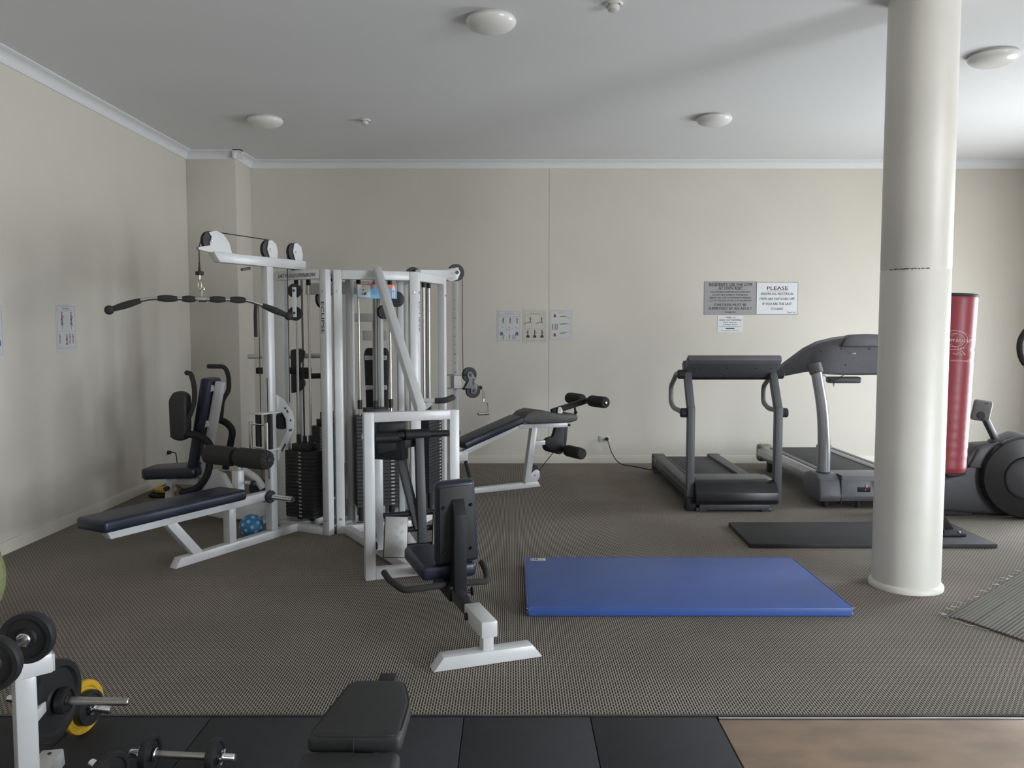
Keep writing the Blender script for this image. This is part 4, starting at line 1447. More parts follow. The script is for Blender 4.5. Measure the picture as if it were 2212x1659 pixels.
# rubber tiles, edge trim and plywood board in the foreground
EY = 3.135
xs = [(-2.19, -1.69), (-1.69, -1.19), (-1.19, -.69), (-.69, -.19), (-.19, .31), (.31, .81)]
where = ['behind the weight rack at the left edge', 'under the weight rack post', 'left of the black bench', 'under the black bench', 'right of the black bench', 'touching the plywood board']
for (x0, x1), wh in zip(xs, where):
    bb = B()
    bb.box(((x0 + x1) / 2, EY - .5, .010), (x1 - x0 - .003, 1.0, .020), bev=.003)
    tag(bb.out('rubber_tile', RTILE), 'black rubber floor tile ' + wh, 'floor tile', 'rubber floor tiles')
bb = B()
bb.box((1.72, EY - .52, .009), (1.81, 1.0, .018), bev=.002)
tag(bb.out('plywood_board', PLY), 'worn brown plywood board on the floor in the lower right corner', 'board')
bb = B()
bb.prism([(0, 0), (.050, 0), (.048, .006), (.010, .022), (0, .022)], (.35, EY + .002, 0), Y, Z, 5.4)
tag(bb.out('edge_trim', TRIMR), 'thin black rubber edging strip between carpet and rubber tiles', 'edging')
bb = B()
bb.box((1.72, EY - .010, .012), (1.81, .009, .023), bev=.003)
tag(bb.out('metal_edge', CHROME), 'shiny metal edging strip along the plywood board', 'edging')

# loose carpet offcut
t = thing('carpet_offcut', 'ribbed carpet offcut with frayed edges lying on the floor at right', 'carpet', (2.9, 4.45, 0))
bb = B()
bb.prism([(-.56, -.14), (-.50, -.17), (-.33, -.52), (.95, -.60), (1.05, 1.20), (.80, 1.10), (.40, .70), (-.10, .24)], (0, 0, .006), X, Y, .010, bev=.002)
bb.out('carpet_piece', CARPET2, t)
bb = B()
random.seed(5)
for k in range(22):
    f = random.random()
    q = Vector((-.55, -.13, .010)).lerp(Vector((.42, .72, .010)), f)
    bb.tube([q, q + Vector((random.uniform(-.045, -.01), random.uniform(.0, .035), random.uniform(-.004, .006)))], .0016, 5)
bb.tube([(-.57, -.12, .01), (-.56, -.18, .010), (-.52, -.24, .006), (-.50, -.27, .004), (-.475, -.275, .004), (-.47, -.31, .004), (-.44, -.34, .004)], .002, 5)
bb.out('loose_thread', PAPERY, t)

# ================================================================== first treadmill
T1 = (1.88, 7.05, 0)
tm = thing('treadmill', 'dark grey treadmill with square uprights and box console left of the column', 'treadmill', T1)
A = off(T1)
# deck
bb = B(A)
bb.prism([(7.05, .055), (8.72, .075), (8.72, .175), (7.05, .165)], (1.885, 0, 0), Y, Z, .50, bev=.006)
bb.out('deck', BLACK, tm)
bb = B(A)
bb.prism([(7.10, .166), (8.70, .176), (8.735, .15), (8.735, .11), (8.70, .185), (7.10, .172)], (1.885, 0, 0), Y, Z, .46)
bb.box((1.885, 7.92, .180), (.455, 1.62, .006), Matrix.Rotation(R(.35), 3, 'X'), bev=.002)
bb.out('running_belt', BELT, tm)
for sg in (-1, 1):
    bb = B(A)
    bb.prism([(6.98, .09), (8.74, .085), (8.74, .19), (8.70, .205), (6.98, .195)], (1.885 + sg * .300, 0, 0), Y, Z, .12, bev=.008)
    sr = bb.out('side_rail', DGREY, tm)
    bb = B(A)
    bb.box((1.885 + sg * .245, 7.85, .2045), (.006, 1.70, .008), bev=0)
    bb.box((1.885 + sg * .361, 7.85, .150), (.003, 1.70, .010), bev=0)
    bb.out('rail_edge', GLIGHT, sr)
    bb = B(A)
    bb.box((1.885 + sg * .300, 8.765, .125), (.135, .06, .175), bev=.012)
    bb.box((1.885 + sg * .300, 8.765, .02), (.10, .045, .04), bev=.006)
    bb.out('end_cap', GPLAS, sr)
bb = B(A)
bb.box((1.522, 8.60, .165), (.003, .16, .03), bev=0)
bb.out('side_label', GLIGHT, tm)
# motor hood
bb = B(A)
prof = [(6.86, .065), (6.84, .10), (6.845, .165), (6.88, .235), (6.94, .262), (7.22, .262), (7.28, .18), (7.28, .065)]
bb.prism(prof, (1.915, 0, 0), Y, Z, .70, bev=.006)
hd_ = bb.out('motor_hood', HOODB, tm)
bb = B(A)
bb.prism([(6.955, .262), (7.22, .262), (7.21, .270), (6.965, .270)], (1.895, 0, 0), Y, Z, .62, bev=.002)
bb.out('hood_top', GPLAS, hd_)
bb = B(A)
for k in range(9):
    bb.beam((2.06 + k * .011, 6.843, .105 + .004 * (k % 3)), (2.075 + k * .011, 6.841, .125 + .003 * (k % 4)), .003, .002, up=Y, bev=0)
bb.out('worn_sticker', GLIGHT, hd_)
bb = B(A)
bb.box((1.90, 6.92, .040), (.60, .10, .050), bev=.006)
for x in (1.62, 2.18):
    bb.box((x, 6.92, .016), (.09, .08, .032), bev=.006)
bb.out('front_skid', DGREY, tm)
# uprights, handles
for (sg, x, xt) in ((-1, 1.535, 1.530), (1, 2.285, 2.275)):
    bb = B(A)
    bb.beam((x, 6.96, .07), (x, 6.96, .895), .062, .075, up=Y, bev=.006)
    bb.beam((x, 6.965, .870), (xt, 7.16, 1.270), .062, .070, up=Y, bev=.006)
    up_ = bb.out('upright', GPLAS, tm)
    hx = x + sg * .055
    bb = B(A)
    bb.tube([(hx - .0, 7.10, 1.165), (hx, 7.30, 1.165), (hx, 7.56, 1.03), (hx, 7.56, .88), (hx, 7.42, .84), (hx, 6.99, .84)], .022, 12, rnd=.05)
    bb.out('hand_rail', GLIGHT, tm)
    for (yy, zz) in ((7.11, 1.165), (6.98, .84)):
        B(A).cyl((x + sg * .02, yy, zz), (x + sg * .085, yy, zz), .040, seg=20, bev=.006).out('rail_boss', RUBBER, up_)
B(A).box((1.535, 6.955, .06), (.085, .10, .12), bev=.010).out('upright_foot', BLACK, tm)
# console: extruded wedge with a rolled top edge
prof = [(6.985, 1.335), (6.955, 1.325), (6.945, 1.295), (6.965, 1.262), (7.005, 1.235), (7.145, 1.135), (7.185, 1.125), (7.235, 1.160), (7.225, 1.200)]
bb = B(A)
bb.prism(prof, (1.905, 0, 0), Y, Z, .795, bev=.005)
cn = bb.out('console', GPLAS, tm)
bb = B(A)
nrm = Vector((0, -.58, -.81))
for (x, f) in [(x, f) for x in (-.28, -.05, .20, .33, -.33) for f in (.15, .85)]:
    p = Vector((1.905 + x, 7.005 + .14 * f, 1.235 - .10 * f))
    bb.cyl(p, p + nrm * .003, .006, seg=8, bev=0)
bb.out('screw', BRASSD, cn)
bb = B(A)
bb.box((1.905, 7.165, 1.128), (.74, .05, .012), Matrix.Rotation(R(20), 3, 'X'), bev=.003)
bb.out('console_edge', BLACK, cn)

power_cord('power_cord', 'black power cord from the back wall socket to the grey treadmill', (1.105, YB - .0105, .285), (0, -1, 0),
           [(1.112, YB - .09, .26), (1.15, YB - .10, .13), (1.23, YB - .16, .012), (1.42, 9.13, .007), (1.58, 8.86, .007), (1.78, 8.78, .10)], owner=tm)

# ================================================================== second treadmill
T2 = (3.14, 7.30, 0)
tm = thing('treadmill', 'silver and grey treadmill with curved tube posts, half behind the column', 'treadmill', T2)
A = off(T2)
xc = 3.14
bb = B(A)
bb.box((xc, 8.05, .20), (.56, 1.86, .075), bev=.01)
bb.out('deck', BLACK, tm)
bb = B(A)
bb.box((xc, 8.12, .245), (.50, 1.74, .012), bev=.004)
bb.out('running_belt', BELT, tm)
for sg in (-1, 1):
    bb = B(A)
    bb.prism([(-.065, .06), (-.085, .10), (-.08, .155), (-.045, .195), (.045, .200), (.075, .185), (.075, .10), (.05, .055)] if sg < 0 else
             [(.065, .06), (.085, .10), (.08, .155), (.045, .195), (-.045, .200), (-.075, .185), (-.075, .10), (-.05, .055)],
             (xc + sg * .335, 8.07, .075), X, Z, 1.80, bev=.006)
    sr = bb.out('side_rail', SILVER, tm)
    bb = B(A)
    bb.box((xc + sg * .325, 8.02, .276), (.045, 1.5, .004), bev=0)
    bb.out('foot_strip', DGREY, sr)
    bb = B(A)
    bb.box((xc + sg * .333, 9.00, .19), (.155, .12, .19), bev=.03, seg=3)
    ec = bb.out('end_cap', GPLASL, sr)
    bb = B(A)
    bb.box((xc + sg * .335, 8.99, .286), (.085, .06, .004), bev=0)
    bb.out('warning_sticker', YELLOW, sr)
    bb = B(A)
    bb.box((xc + sg * .30, 8.86, .055), (.07, .10, .11), bev=.01)
    bb.out('rear_leveller', RUBBER, tm)
# hood
bb = B(A)
bb.prism([(7.02, .06), (7.00, .10), (7.02, .245), (7.09, .272), (7.36, .278), (7.42, .24), (7.42, .07)], (xc, 0, 0), Y, Z, .56, bev=.010)
hd_ = bb.out('motor_hood', GPLASL, tm)
for sg in (-1, 1):
    bb = B(A)
    q = [(7.02, .055), (7.00, .10), (7.03, .25), (7.12, .292), (7.28, .292), (7.40, .26), (7.46, .20), (7.45, .13), (7.38, .06)]
    bb.prism(q, (xc + sg * .365, 0, 0), Y, Z, .19, bev=.016, seg=3)
    bb.out('post_housing', GPLASL, tm)
    bb = B(A)
    bb.box((xc + sg * .275, 7.19, .165), (.010, .37, .25), bev=.003)
    bb.out('seam_gasket', DGREY, tm)
    bb = B(A)
    bb.tube([(xc + sg * .375, 7.17, .26), (xc + sg * .375, 7.165, .55), (xc + sg * .385, 7.19, .85), (xc + sg * .425, 7.29, 1.23)], .056, 20, rnd=.5, r1=.048)
    bb.out('curved_post', SILVER, tm)
    B(A).cyl((xc + sg * .375, 7.17, .286), (xc + sg * .375, 7.17, .300), .066, seg=28).out('post_collar', DGREY, tm)
    B(A).cyl((xc + sg * .375, 7.10, .0), (xc + sg * .375, 7.10, .075), .035, .028, seg=16).out('leveller', RUBBER, tm)
bb = B(A)
bb.box((xc - .08, 7.012, .165), (.115, .014, .042), bev=.004)
pn = bb.out('power_panel', BLACK, hd_)
bb = B(A)
bb.box((xc - .070, 7.003, .163), (.014, .008, .016), bev=.002)
bb.use(1).box((xc - .058, 7.004, .196), (.016, .003, .022), bev=0)
bb.out('power_switch', [mat('red_switch', (0.45, 0.05, 0.04), 0.4), PAPER], tm)
bb = B(A)
bb.cyl((xc - .11, 7.05, 0), (xc - .11, 7.05, .08), .022, seg=12)
bb.out('front_wheel', RUBBER, tm)
# console: wide swept wing
bb = B(A)
def wing(sg):
    return [(sg * x, z) for (x, z) in ()]
half = [(0, 1.490), (.14, 1.488), (.28, 1.470), (.42, 1.435), (.52, 1.375), (.60, 1.27), (.66, 1.19), (.72, 1.165), (.84, 1.15), (.86, 1.135), (.84, 1.115), (.72, 1.11), (.62, 1.13), (.52, 1.17), (.42, 1.185), (.28, 1.17), (.14, 1.165), (0, 1.165)]
full = half + [(-x, z) for (x, z) in half[::-1][1:-1]]
n = len(full)
front, rear, vs, fs = [], [], [], []
def wy(x, z):
    a = abs(x)
    base = 7.20 + .15 * max(0, (1.49 - z) / .33) * .6
    if a > .50:
        base += (a - .50) * 1.55
    return base
V_ = [Vector((xc + x, wy(x, z), z)) for (x, z) in full]
bm = bmesh.new()
lo = [bm.verts.new(p) for p in V_]
hi = [bm.verts.new(p + Vector((0, .085, .015))) for p in V_]
# front and back as strips between upper and lower edges so that the surface bends cleanly
m = len(half)
def strip(vv, flip):
    up = vv[0:9]
    low = [vv[m - 1 - i] for i in range(0, 9)]
    for i in range(8):
        f = [up[i], up[i + 1], low[i + 1], low[i]]
        bm.faces.new(f if not flip else f[::-1])
    full_up = [vv[0]] + [vv[n - i] for i in range(1, 9)]
    full_lo = [vv[m - 1]] + [vv[m - 1 + i] for i in range(1, 9)]
    for i in range(8):
        f = [full_up[i + 1], full_up[i], full_lo[i], full_lo[i + 1]]
        bm.faces.new(f if not flip else f[::-1])
    # wing tips
    bm.faces.new([vv[8], vv[9], ] if False else [vv[8], vv[9], low[8]] if len({vv[8], vv[9], low[8]}) == 3 else [vv[7], vv[8], low[7]])
    bm.faces.new([vv[n - 8], vv[n - 9], full_lo[8]] if len({vv[n - 8], vv[n - 9], full_lo[8]}) == 3 else [vv[n - 7], vv[n - 8], full_lo[7]])
strip(lo, True)
strip(hi, False)
for i in range(n):
    j = (i + 1) % n
    bm.faces.new([lo[i], lo[j], hi[j], hi[i]])
bmesh.ops.recalc_face_normals(bm, faces=bm.faces)
bb._bm(bm)
cn = bb.out('console', GPLASL, tm, angle=50)
bb = B(A)
bb.prism([(-.235, 1.40), (-.20, 1.487), (-.16, 1.508), (0, 1.516), (.16, 1.508), (.20, 1.487), (.235, 1.40)], (xc, 7.232, 0), X, Z, .11, bev=.015, seg=3)
bb.out('display_hood', GPLAS, cn)
bb = B(A)
for (x, z) in ((-.40, 1.36), (-.22, 1.385), (.03, 1.385), (-.16, 1.24), (.40, 1.36), (.22, 1.385)):
    bb.cyl((xc + x, wy(x, z) - .003, z), (xc + x, wy(x, z) + .004, z), .007, seg=10, bev=0)
bb.out('screw', BRASSD, cn)
bb = B(A)
for (dx, w) in ((0, .004), (.012, .004), (.024, .004)):
    bb.beam((xc - .135 + dx, 7.228, 1.338), (xc - .122 + dx, 7.226, 1.352), .002, .006, up=Y, bev=0)
bb.box((xc - .100, 7.228, 1.341), (.022, .002, .006), bev=0)
bb.out('badge', SIGNW, cn)
bb = B(A)
bb.tube([(xc - .42, 7.33, 1.17), (xc - .15, 7.42, 1.155), (xc + .15, 7.42, 1.155), (xc + .42, 7.33, 1.17)], .014, 10, rnd=.1)
bb.tube([(xc - .36, 7.36, 1.185), (xc - .20, 7.40, 1.18)], .007, 8)
bb.box((xc - .10, 7.46, 1.095), (.30, .10, .06), bev=.02, seg=3)
bb.out('sensor_bar', GPLAS, tm)
bb = B(A)
bb.tube([(xc - .32, 7.38, 1.145), (xc - .25, 7.37, 1.10), (xc - .225, 7.37, 1.09), (xc - .20, 7.37, 1.10), (xc - .13, 7.38, 1.145)], .0035, 6)
bb.tube([(xc - .225, 7.37, 1.09), (xc - .230, 7.37, 1.06), (xc - .224, 7.37, 1.04), (xc - .218, 7.37, 1.06), (xc - .225, 7.37, 1.085)], .003, 6)
bb.out('safety_cord', RUBBER, tm)
for sg in (-1, 1):
    bb = B(A)
    bb.cyl((xc + sg * .415, 7.27, 1.16), (xc + sg * .435, 7.30, 1.25), .060, .064, seg=24, bev=.010)
    bb.out('post_socket', GPLASL, tm)

# ================================================================== punching bag on a stand
BO = (3.245, 6.10, .032)
bag = thing('punching_bag', 'red free standing punching bag behind the column', 'punching bag', BO)
tilt = Matrix.Translation((-.055, -.05, 0)) @ Matrix.Rotation(R(2.0), 4, 'Y')
r = .172
prof = [(0, .475), (r * .93, .475), (r, .495)]
zz = .495
random.seed(11)
for k in range(60):
    zz = .495 + (1.755 - .495) * (k + 1) / 61
    w = .0011 * sn(k * 1.9) * (1 if .55 < zz < 1.25 else .3)
    if abs(zz - 1.30) < .012 or abs(zz - 1.385) < .012:
        w -= .006
    prof.append((r + w, zz))
prof += [(r, 1.755), (r * .96, 1.775), (0, 1.775)]
bb = B(tilt)
bb.lathe(prof, (0, 0, 0), Z, 48)
bc = bb.out('bag_body', RED, bag)
bb = B(tilt)
bb.lathe([(r * .97, 1.760), (r * 1.005, 1.762), (r * 1.005, 1.776), (r * .96, 1.784), (0, 1.784)], (0, 0, 0), Z, 48)
bb.out('top_cap', RUBBER, bag)
a0 = math.atan2(-1.0, -.30) + R(0)
def onbag(cz, a0=a0, k=.0012):
    def f(x, y):
        a = a0 + x / r
        return Vector(((r + k + .002) * cs(a), (r + k + .002) * sn(a), cz + y))
    return f
def ring(bb, cz, rx, rz, lw, n=40):
    f0 = onbag(cz)
    vs, fs = [], []
    for i in range(n):
        t = 2 * math.pi * i / n
        vs += [f0((rx - lw) * cs(t), (rz - lw) * sn(t)), f0(rx * cs(t), rz * sn(t))]
    for i in range(n):
        j = (i + 1) % n
        fs.append([2 * i, 2 * j, 2 * j + 1, 2 * i + 1])
    bb._add(vs, fs)
a0 = R(-91)
bb = B(tilt)
ring(bb, 1.445, .096, .070, .0035)
ring(bb, 1.445, .072, .048, .0025)
bb.text('JIM BRADLEY', .034, (0, 0, 0), X, Z, width=.180, bold=.015, shear=.15, bend=lambda x, y: onbag(1.432, a0)(x, y))
def arc(s, cz, rx, rz, a1, a2, size):
    for i, ch in enumerate(s):
        t = a1 + (a2 - a1) * (i + .5) / len(s)
        px, pz = rx * cs(t), rz * sn(t)
        d = 1 if a2 < a1 else -1
        tx, tz = d * rx * sn(t), -d * rz * cs(t)
        l = math.hypot(tx, tz)
        tx, tz = tx / l, tz / l
        bb.text(ch, size, (0, 0, 0), X, Z, width=None, bold=.02,
                bend=lambda x, y, px=px, pz=pz, tx=tx, tz=tz: onbag(cz, a0)(px + x * tx - y * tz, pz + x * tz + y * tx))
arc('AUSTRALIA', 1.445, .072, .052, R(155), R(25), .015)
arc('SPEEDBALL', 1.445, .084, .064, R(205), R(335), .015)
bb.text('AUSTRALIAN MADE', .016, (0, 0, 0), X, Z, width=.125, bold=.02, bend=lambda x, y: onbag(1.292, a0)(x, y))
roo = [[(-.052, .012), (-.030, .004), (-.012, .018), (.004, .030), (.020, .018), (.024, .006)], [(.020, .016), (.034, .006), (.030, .000)], [(.004, .004), (-.008, -.006), (-.004, -.016), (.004, -.022)], [(.014, .004), (.006, -.006)]]
for st in roo:
    bb.tube([onbag(1.338, a0)(x, y) for (x, y) in st], .0022, 5, rnd=.01)
bb.out('printed_emblem', PINKP, bc)
bb = B()
bb.cyl((-.055, -.05, .0), (-.045, -.05, .50), .026, seg=20)
bb.out('chrome_post', CHROME, bag)
bb = B()
for k in range(11):
    bb.lathe([(.027, -.004), (.034, 0), (.027, .004)], (-.052, -.05, .16 + .014 * k), Z, 16)
bb.out('spring', STEEL, bag)
bb = B()
bb.box((-.055, -.05, .012), (.30, .30, .022), bev=.004)
bb.prism([(0, 0), (.11, 0), (.02, .13), (0, .15)], (-.03, -.05, .023), X, Z, .012, bev=.002)
bb.prism([(0, 0), (.11, 0), (.02, .13), (0, .15)], (-.08, -.05, .023), (-1, 0, 0), Z, .012, bev=.002)
bb.prism([(0, 0), (.11, 0), (.02, .13), (0, .15)], (-.055, -.075, .023), (0, -1, 0), Z, .012, bev=.002)
bb.out('base_plate', BLACK, bag)
bb = B()
for (x, y) in ((.06, -.16), (.06, .06), (-.17, -.16)):
    bb.cyl((x, y, .022), (x, y, .034), .012, seg=6)
bb.out('bolt', STEEL, bag)

# ================================================================== rowing machine at the right edge
RO = (4.15, 6.75, 0)
row = thing('rowing_machine', 'black rowing machine with round flywheel cover cut by the right edge', 'rowing machine', RO)
A = off(RO)
fw = Vector((4.20, 6.62, .345))
fx = Vector((-.16, -.985, 0)).normalized()
bb = B(A)
R0 = .335
bb.lathe([(0, -.07), (R0 * .86, -.07), (R0 * .97, -.055), (R0, -.02), (R0, .03), (R0 * .96, .055), (R0 * .55, .075), (R0 * .50, .060), (0, .060)], fw, fx, 56)
fy = bb.out('flywheel_cover', HOODB, row)
bb = B(A)
bb.lathe([(0, .061), (R0 * .46, .061), (R0 * .49, .066), (R0 * .44, .080), (0, .088)], fw, fx, 40)
bb.out('hub_disc', DGREY, fy)
bb = B(A)
bb.prism([(3.42, .05), (3.72, .03), (4.0, .015), (4.45, .015), (4.6, .10), (4.55, .45), (4.10, .62), (3.86, .60), (3.76, .50), (3.74, .36), (3.50, .30), (3.42, .22)], (0, 6.80, 0), X, Z, .20, bev=.035, seg=3)
bb.out('main_housing', DGREY, row)
bb = B(A)
bb.prism([(3.78, .42), (3.86, .57), (4.02, .63), (4.10, .60), (4.06, .50), (3.92, .40)], (0, 6.695, 0), X, Z, .05, bev=.015)
bb.prism([(4.02, .62), (4.20, .70), (4.45, .66), (4.48, .62), (4.1, .58)], (0, 6.80, 0), X, Z, .16, bev=.02)
bb.out('side_fairing', GPLAS, row)
bb = B(A)
bb.box((3.74, 6.78, .41), (.16, .16, .06), Matrix.Rotation(R(-14), 3, 'Y'), bev=.02)
bb.box((3.72, 6.78, .345), (.20, .15, .03), bev=.01)
bb.box((3.66, 6.78, .30), (.16, .15, .02), bev=.006)
bb.out('foot_rest', BVINYL, row)
bb = B(A)
bb.beam((3.44, 6.80, .24), (3.22, 6.84, .26), .06, .09, bev=.01)
bb.out('seat_beam', DGREY, row)
bb = B(A)
bb.box((3.60, 6.80, .025), (.50, .16, .05), Matrix.Rotation(R(3), 3, 'Y'), bev=.015)
bb.box((4.32, 6.60, .012), (.12, .40, .024), bev=.008)
bb.out('floor_foot', RUBBER, row)
bb = B(A)
bb.beam((4.09, 6.78, .56), (3.90, 6.72, .86), .045, .05, bev=.010)
bb.box((4.06, 6.77, .60), (.13, .07, .07), Matrix.Rotation(R(40), 3, 'Y'), bev=.02)
bb.out('monitor_arm', DGREY, row)
Mm = A @ Matrix.Translation((3.89, 6.72, .885)) @ Matrix.Rotation(R(-14), 4, 'Z') @ Matrix.Rotation(R(8), 4, 'Y') @ Matrix.Rotation(R(8), 4, 'X')
mo = B(Mm).box((0, 0, 0), (.145, .045, .175), bev=.020, seg=3).out('monitor', GLIGHT, row)
bb = B(Mm)
bb.cyl((0, -.022, -.035), (0, -.035, -.035), .032, seg=20)
bb.box((0.015, -.025, .068), (.03, .004, .008), bev=0)
bb.box((.02, -.026, -.07), (.035, .006, .022), bev=.003)
bb.out('rear_bracket', DGREY, mo)

# a cross trainer whose hand lever reaches into the frame
KO = (5.2, 5.85, 0)
ct = thing('cross_trainer', 'cross trainer mostly outside the frame, its black hand lever showing at right', 'gym machine', KO)
A = off(KO)
bb = B(A)
bb.tube([(4.30, 6.40, 1.63), (4.16, 6.40, 1.62), (4.035, 6.40, 1.56), (3.985, 6.40, 1.47), (3.985, 6.40, 1.38), (4.02, 6.40, 1.29), (4.12, 6.40, 1.22), (4.40, 6.30, 1.10), (5.00, 5.95, .62), (5.20, 5.85, .22)], .023, 12, rnd=.08)
bb.out('hand_lever', FOAM, ct)
bb = B(A)
bb.tube([(3.985 + .02, 6.37, 1.262), (4.12, 6.37, 1.262), (4.30, 6.37, 1.25)], .012, 10)
bb.out('cross_pin', STEEL, ct)
bb = B(A)
bb.beam((5.2, 5.3, .05), (5.2, 6.3, .05), .10, .10, bev=.02)
bb.beam((5.2, 5.85, .08), (5.2, 5.85, 1.2), .07, .07, up=Y, bev=.01)
bb.out('frame', DGREY, ct)

# ================================================================== weight rack with discs and dumbbells, lower left
KO = (-1.50, 2.50, .020)
rk = thing('weight_rack', 'white steel weight rack post and beam in the lower left corner', 'rack', KO)
A = off(KO)
bd = Vector((-.74, -.67, 0)).normalized()
fd = Vector((.19, -.98, 0)).normalized()
e0 = Vector((-1.505, 2.605, .447))
def RK(s, z, k=0.0):
    n = Vector((bd.y, -bd.x, 0))
    return e0 + bd * s + n * (-k) + Vector((0, 0, z - .447))
RZ = Matrix.Rotation(math.atan2(bd.y, bd.x), 3, 'Z')
bb = B(A)
bb.beam(RK(.006, .473), RK(1.0, .473), .066, .064, bev=.006)
bm_ = bb.out('top_beam', WHITE, rk)
bb = B(A)
bb.box(RK(.004, .473), (.008, .060, .058), RZ, bev=.003)
bb.out('beam_cap', GREYW, bm_)
for k in (.085, .92):
    bb = B(A)
    bb.beam(RK(k, .03), RK(k, .443), .062, .062, up=(bd.x, bd.y, 0), bev=.006)
    bb.out('rack_post', WHITE, rk)
    q = RK(k, .052)
    bb = B(A)
    bb.beam(q - fd * .235, q + fd * .45, .072, .064, bev=.006, cut0=.012, cut1=.012)
    bb.out('rack_foot', WHITE, rk)
    bb = B(A)
    bb.cyl(q - fd * .19 + Vector((0, 0, .031)), q - fd * .19 + Vector((0, 0, .035)), .007, seg=8)
    bb.out('bolt', BLACK, rk)
bb = B(A)
bb.cyl(RK(.045, .504), RK(.045, .514), .010, seg=8)
bb.out('bolt', BLACK, rk)
bb = B(A)
bb.box(RK(.10, .509, .0), (.16, .080, .008), RZ, bev=.003)
bb.box(RK(.175, .530, .0), (.008, .080, .05), RZ, bev=.003)
bb.out('dumbbell_cradle', WHITE, rk)
# peg through the discs
pg0, pgd = Vector((-1.615, 2.715, .285)), Vector((.995, .02, -.03)).normalized()
B(A).beam((-1.572, 2.575, .285), (-1.605, 2.745, .285), .04, .04, bev=.004).out('peg_bracket', WHITE, rk)
B(A).cyl(pg0, pg0 + pgd * .30, .0135, seg=16).out('storage_peg', STEEL, rk)
disc('weight_plate', tuple(pg0 + pgd * .040), tuple(pgd + Vector((0, -.10, 0))), .137, .040, BPLATE, 'large black weight plate hanging on the rack peg', .016, 'weight plates on the rack peg')
disc('weight_plate', tuple(pg0 + pgd * .080), tuple(pgd), .045, .030, BPLATE, 'small black weight plate on the rack peg before the large one', .016, 'weight plates on the rack peg')

def star_collar(bb, c, ax, r):
    ax = Vector(ax).normalized()
    u = ax.orthogonal().normalized()
    w = ax.cross(u)
    bb.cyl(Vector(c) - ax * .008, Vector(c) + ax * .008, r * .6, seg=16)
    for k in range(6):
        a = 2 * math.pi * k / 6
        d = u * cs(a) + w * sn(a)
        bb.beam(Vector(c) + d * r * .4, Vector(c) + d * r, .010, .012, up=ax, bev=.002)
def dumbbell(name, label, c, ax, L, plates, rbar=.0125, shaft=.070, parts=True):
    """threaded chrome bar, discs (offset, radius, thickness, material) and star collars"""
    t = thing(name, label, 'dumbbell', c, 'dumbbells')
    ax = Vector(ax).normalized()
    B().cyl(-ax * L / 2, ax * L / 2, rbar, seg=16).out('bar', STEEL, t)
    for sg in (-1, 1):
        bb = B()
        n = 16
        for k in range(n):
            s = shaft + .055 + (L / 2 - shaft - .060) * k / (n - 1)
            bb.lathe([(rbar, -.0022), (rbar + .0018, 0), (rbar, .0022)], ax * (sg * s), ax, 14)
        bb.cyl(ax * (sg * (shaft + .05)), ax * (sg * (L / 2 - .004)), rbar + .0004, seg=14)
        bb.out('thread', CHROME, t)
        B().cyl(ax * (sg * shaft) - ax * .006, ax * (sg * shaft) + ax * .006, .022, seg=18).out('inner_collar', CHROME, t)
    for sg in (-1, 1):
        s = shaft + .008
        for (r, th, m) in plates:
            h = th / 2
            B().lathe([(rbar, -h), (r * .35, -h), (r * .40, -h * .5), (r * .74, -h * .5), (r * .80, -h), (r * .97, -h), (r, -h * .6), (r, h * .6), (r * .97, h), (r * .80, h), (r * .74, h * .5), (r * .40, h * .5), (r * .35, h), (rbar, h)],
                      ax * (sg * (s + h)), ax, 36).out('disc', m, t)
            s += th + .002
        bb = B()
        star_collar(bb, ax * (sg * (s + .012)), ax, .027)
        bb.out('spin_lock_collar', CHROME, t)
    return t
dumbbell('dumbbell', 'chrome bar dumbbell with black discs lying on the rubber, fully in view', (-1.14, 2.725, .083), (1, -.06, -.015), .375, [(.063, .026, BPLATE)], shaft=.095)
dumbbell('dumbbell', 'dumbbell at the lower edge with its threaded left end raised', (-1.215, 2.50, .106), (.86, -.48, -.11), .40, [(.070, .024, BPLATE)], shaft=.085)
dumbbell('dumbbell', 'dumbbell with yellow and black discs on the rubber behind the rack peg', (-1.735, 3.03, .122), (1, -.22, .0), .46, [(.100, .022, YELLOW), (.066, .026, BPLATE)], shaft=.09)
dumbbell('dumbbell', 'heavy black dumbbell resting on top of the white rack', (-1.513, 2.400, .588), (.08, -.997, .0), .34, [(.082, .036, BPLATE)], shaft=.075)

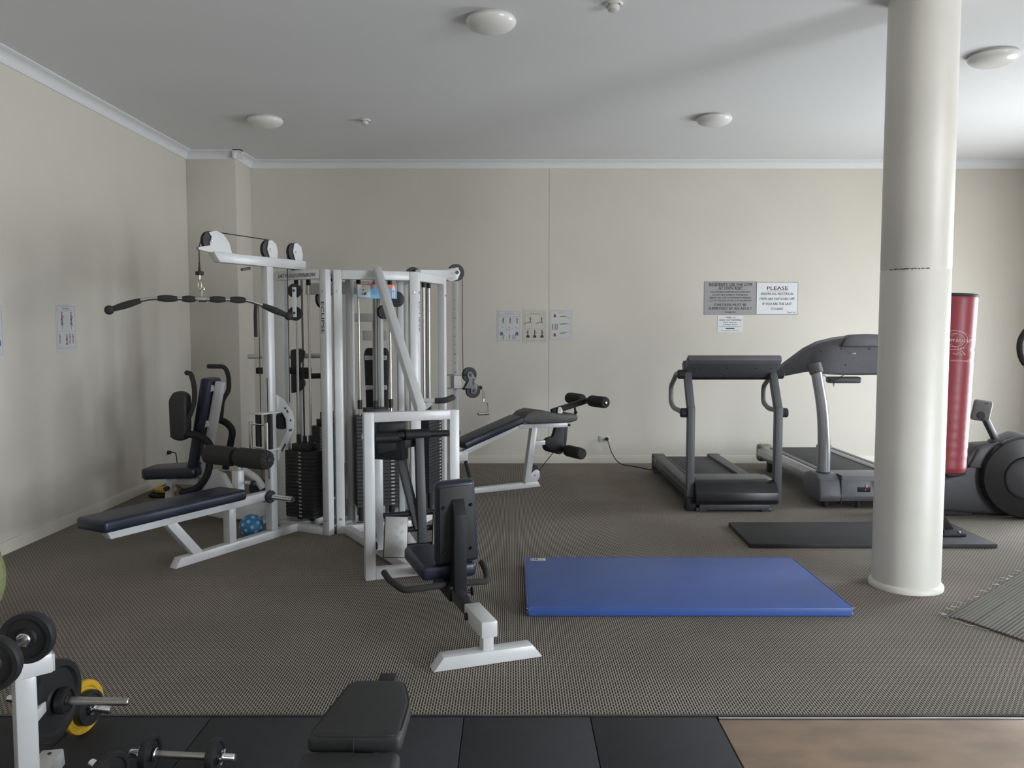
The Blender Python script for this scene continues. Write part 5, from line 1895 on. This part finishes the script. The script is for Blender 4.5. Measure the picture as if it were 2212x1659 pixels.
# lime gym ball at the left edge
t = thing('gym_ball', 'pale lime gym ball at the left edge of the frame', 'ball', (-2.85, 3.95, .30))
B().ball((0, 0, 0), .30, 48, 28).out('ball_skin', LIME, t)
bb = B()
for k in range(-4, 5):
    zz = k * .055
    bb.lathe([(math.sqrt(.09 - zz * zz), -.003), (math.sqrt(.09 - zz * zz) + .0016, 0), (math.sqrt(.09 - zz * zz), .003)], (0, 0, zz), Z, 48)
bb.out('ridge', LIME, t)

# ================================================================== utility bench in the foreground
UO = (-.42, 2.1, .020)
UD = Matrix.Translation((-.007, -.075, .0))
ub = thing('utility_bench', 'black padded adjustable bench in the foreground at the bottom edge', 'bench', UO)
A = off(UO) @ UD
bb = B(A)
bb.prism([(-.128, -.18), (.128, -.18), (.130, .02), (.096, .17), (-.076, .17)], (-.418, 2.37, .440), X, Y, .055, bev=.018, seg=4)
sc_ = bb.out('seat_cushion', BVINYL, ub)
bb = B(A)
ring_ = [(-.126, -.178), (.126, -.178), (.128, .018), (.094, .166), (-.074, .166)]
bb.tube([(-.418 + x * .985, 2.37 + y * .985, .4625) for (x, y) in ring_], .0028, 6, rnd=.04, closed=True)
bb.tube([(-.418, 2.187, .462), (-.418, 2.187, .420)], .0012, 5)
bb.out('seam_piping', BVINYL, sc_)
bb = B(A)
bb.box((-.424, 1.88, .395), (.27, .60, .055), Matrix.Rotation(R(2), 3, 'X'), bev=.020, seg=4)
bb.out('back_cushion', BVINYL, ub)
bb = B(A)
bb.beam((-.392, 1.60, .375), (-.392, 2.62, .400), .056, .05, bev=.006)
bb.box((-.392, 2.60, .425), (.056, .09, .04), bev=.006)
bb.beam((-.392, 2.52, .05), (-.392, 2.46, .37), .05, .05, up=Y, bev=.005)
bb.beam((-.392, 1.70, .05), (-.392, 1.66, .37), .05, .05, up=Y, bev=.005)
bb.beam((-.392, 2.54, .065), (-.392, 1.66, .065), .05, .05, bev=.005)
bb.out('frame', BLACK, ub)
bb = B(A)
bb.box((-.392, 2.53, .041), (.36, .05, .040), bev=.008)
bb.out('foot_bar', BLACK, ub)
bb = B(A)
bb.box((-.392, 1.67, .041), (.46, .05, .040), bev=.008)
bb.out('foot_bar', BLACK, ub)
bb = B(A)
bb.cyl((-.318, 2.225, .14), (-.318, 2.205, .405), .012, seg=14)
bb.cyl((-.340, 2.225, .14), (-.318, 2.225, .14), .010, seg=12)
bb.out('chrome_strut', CHROME, ub)
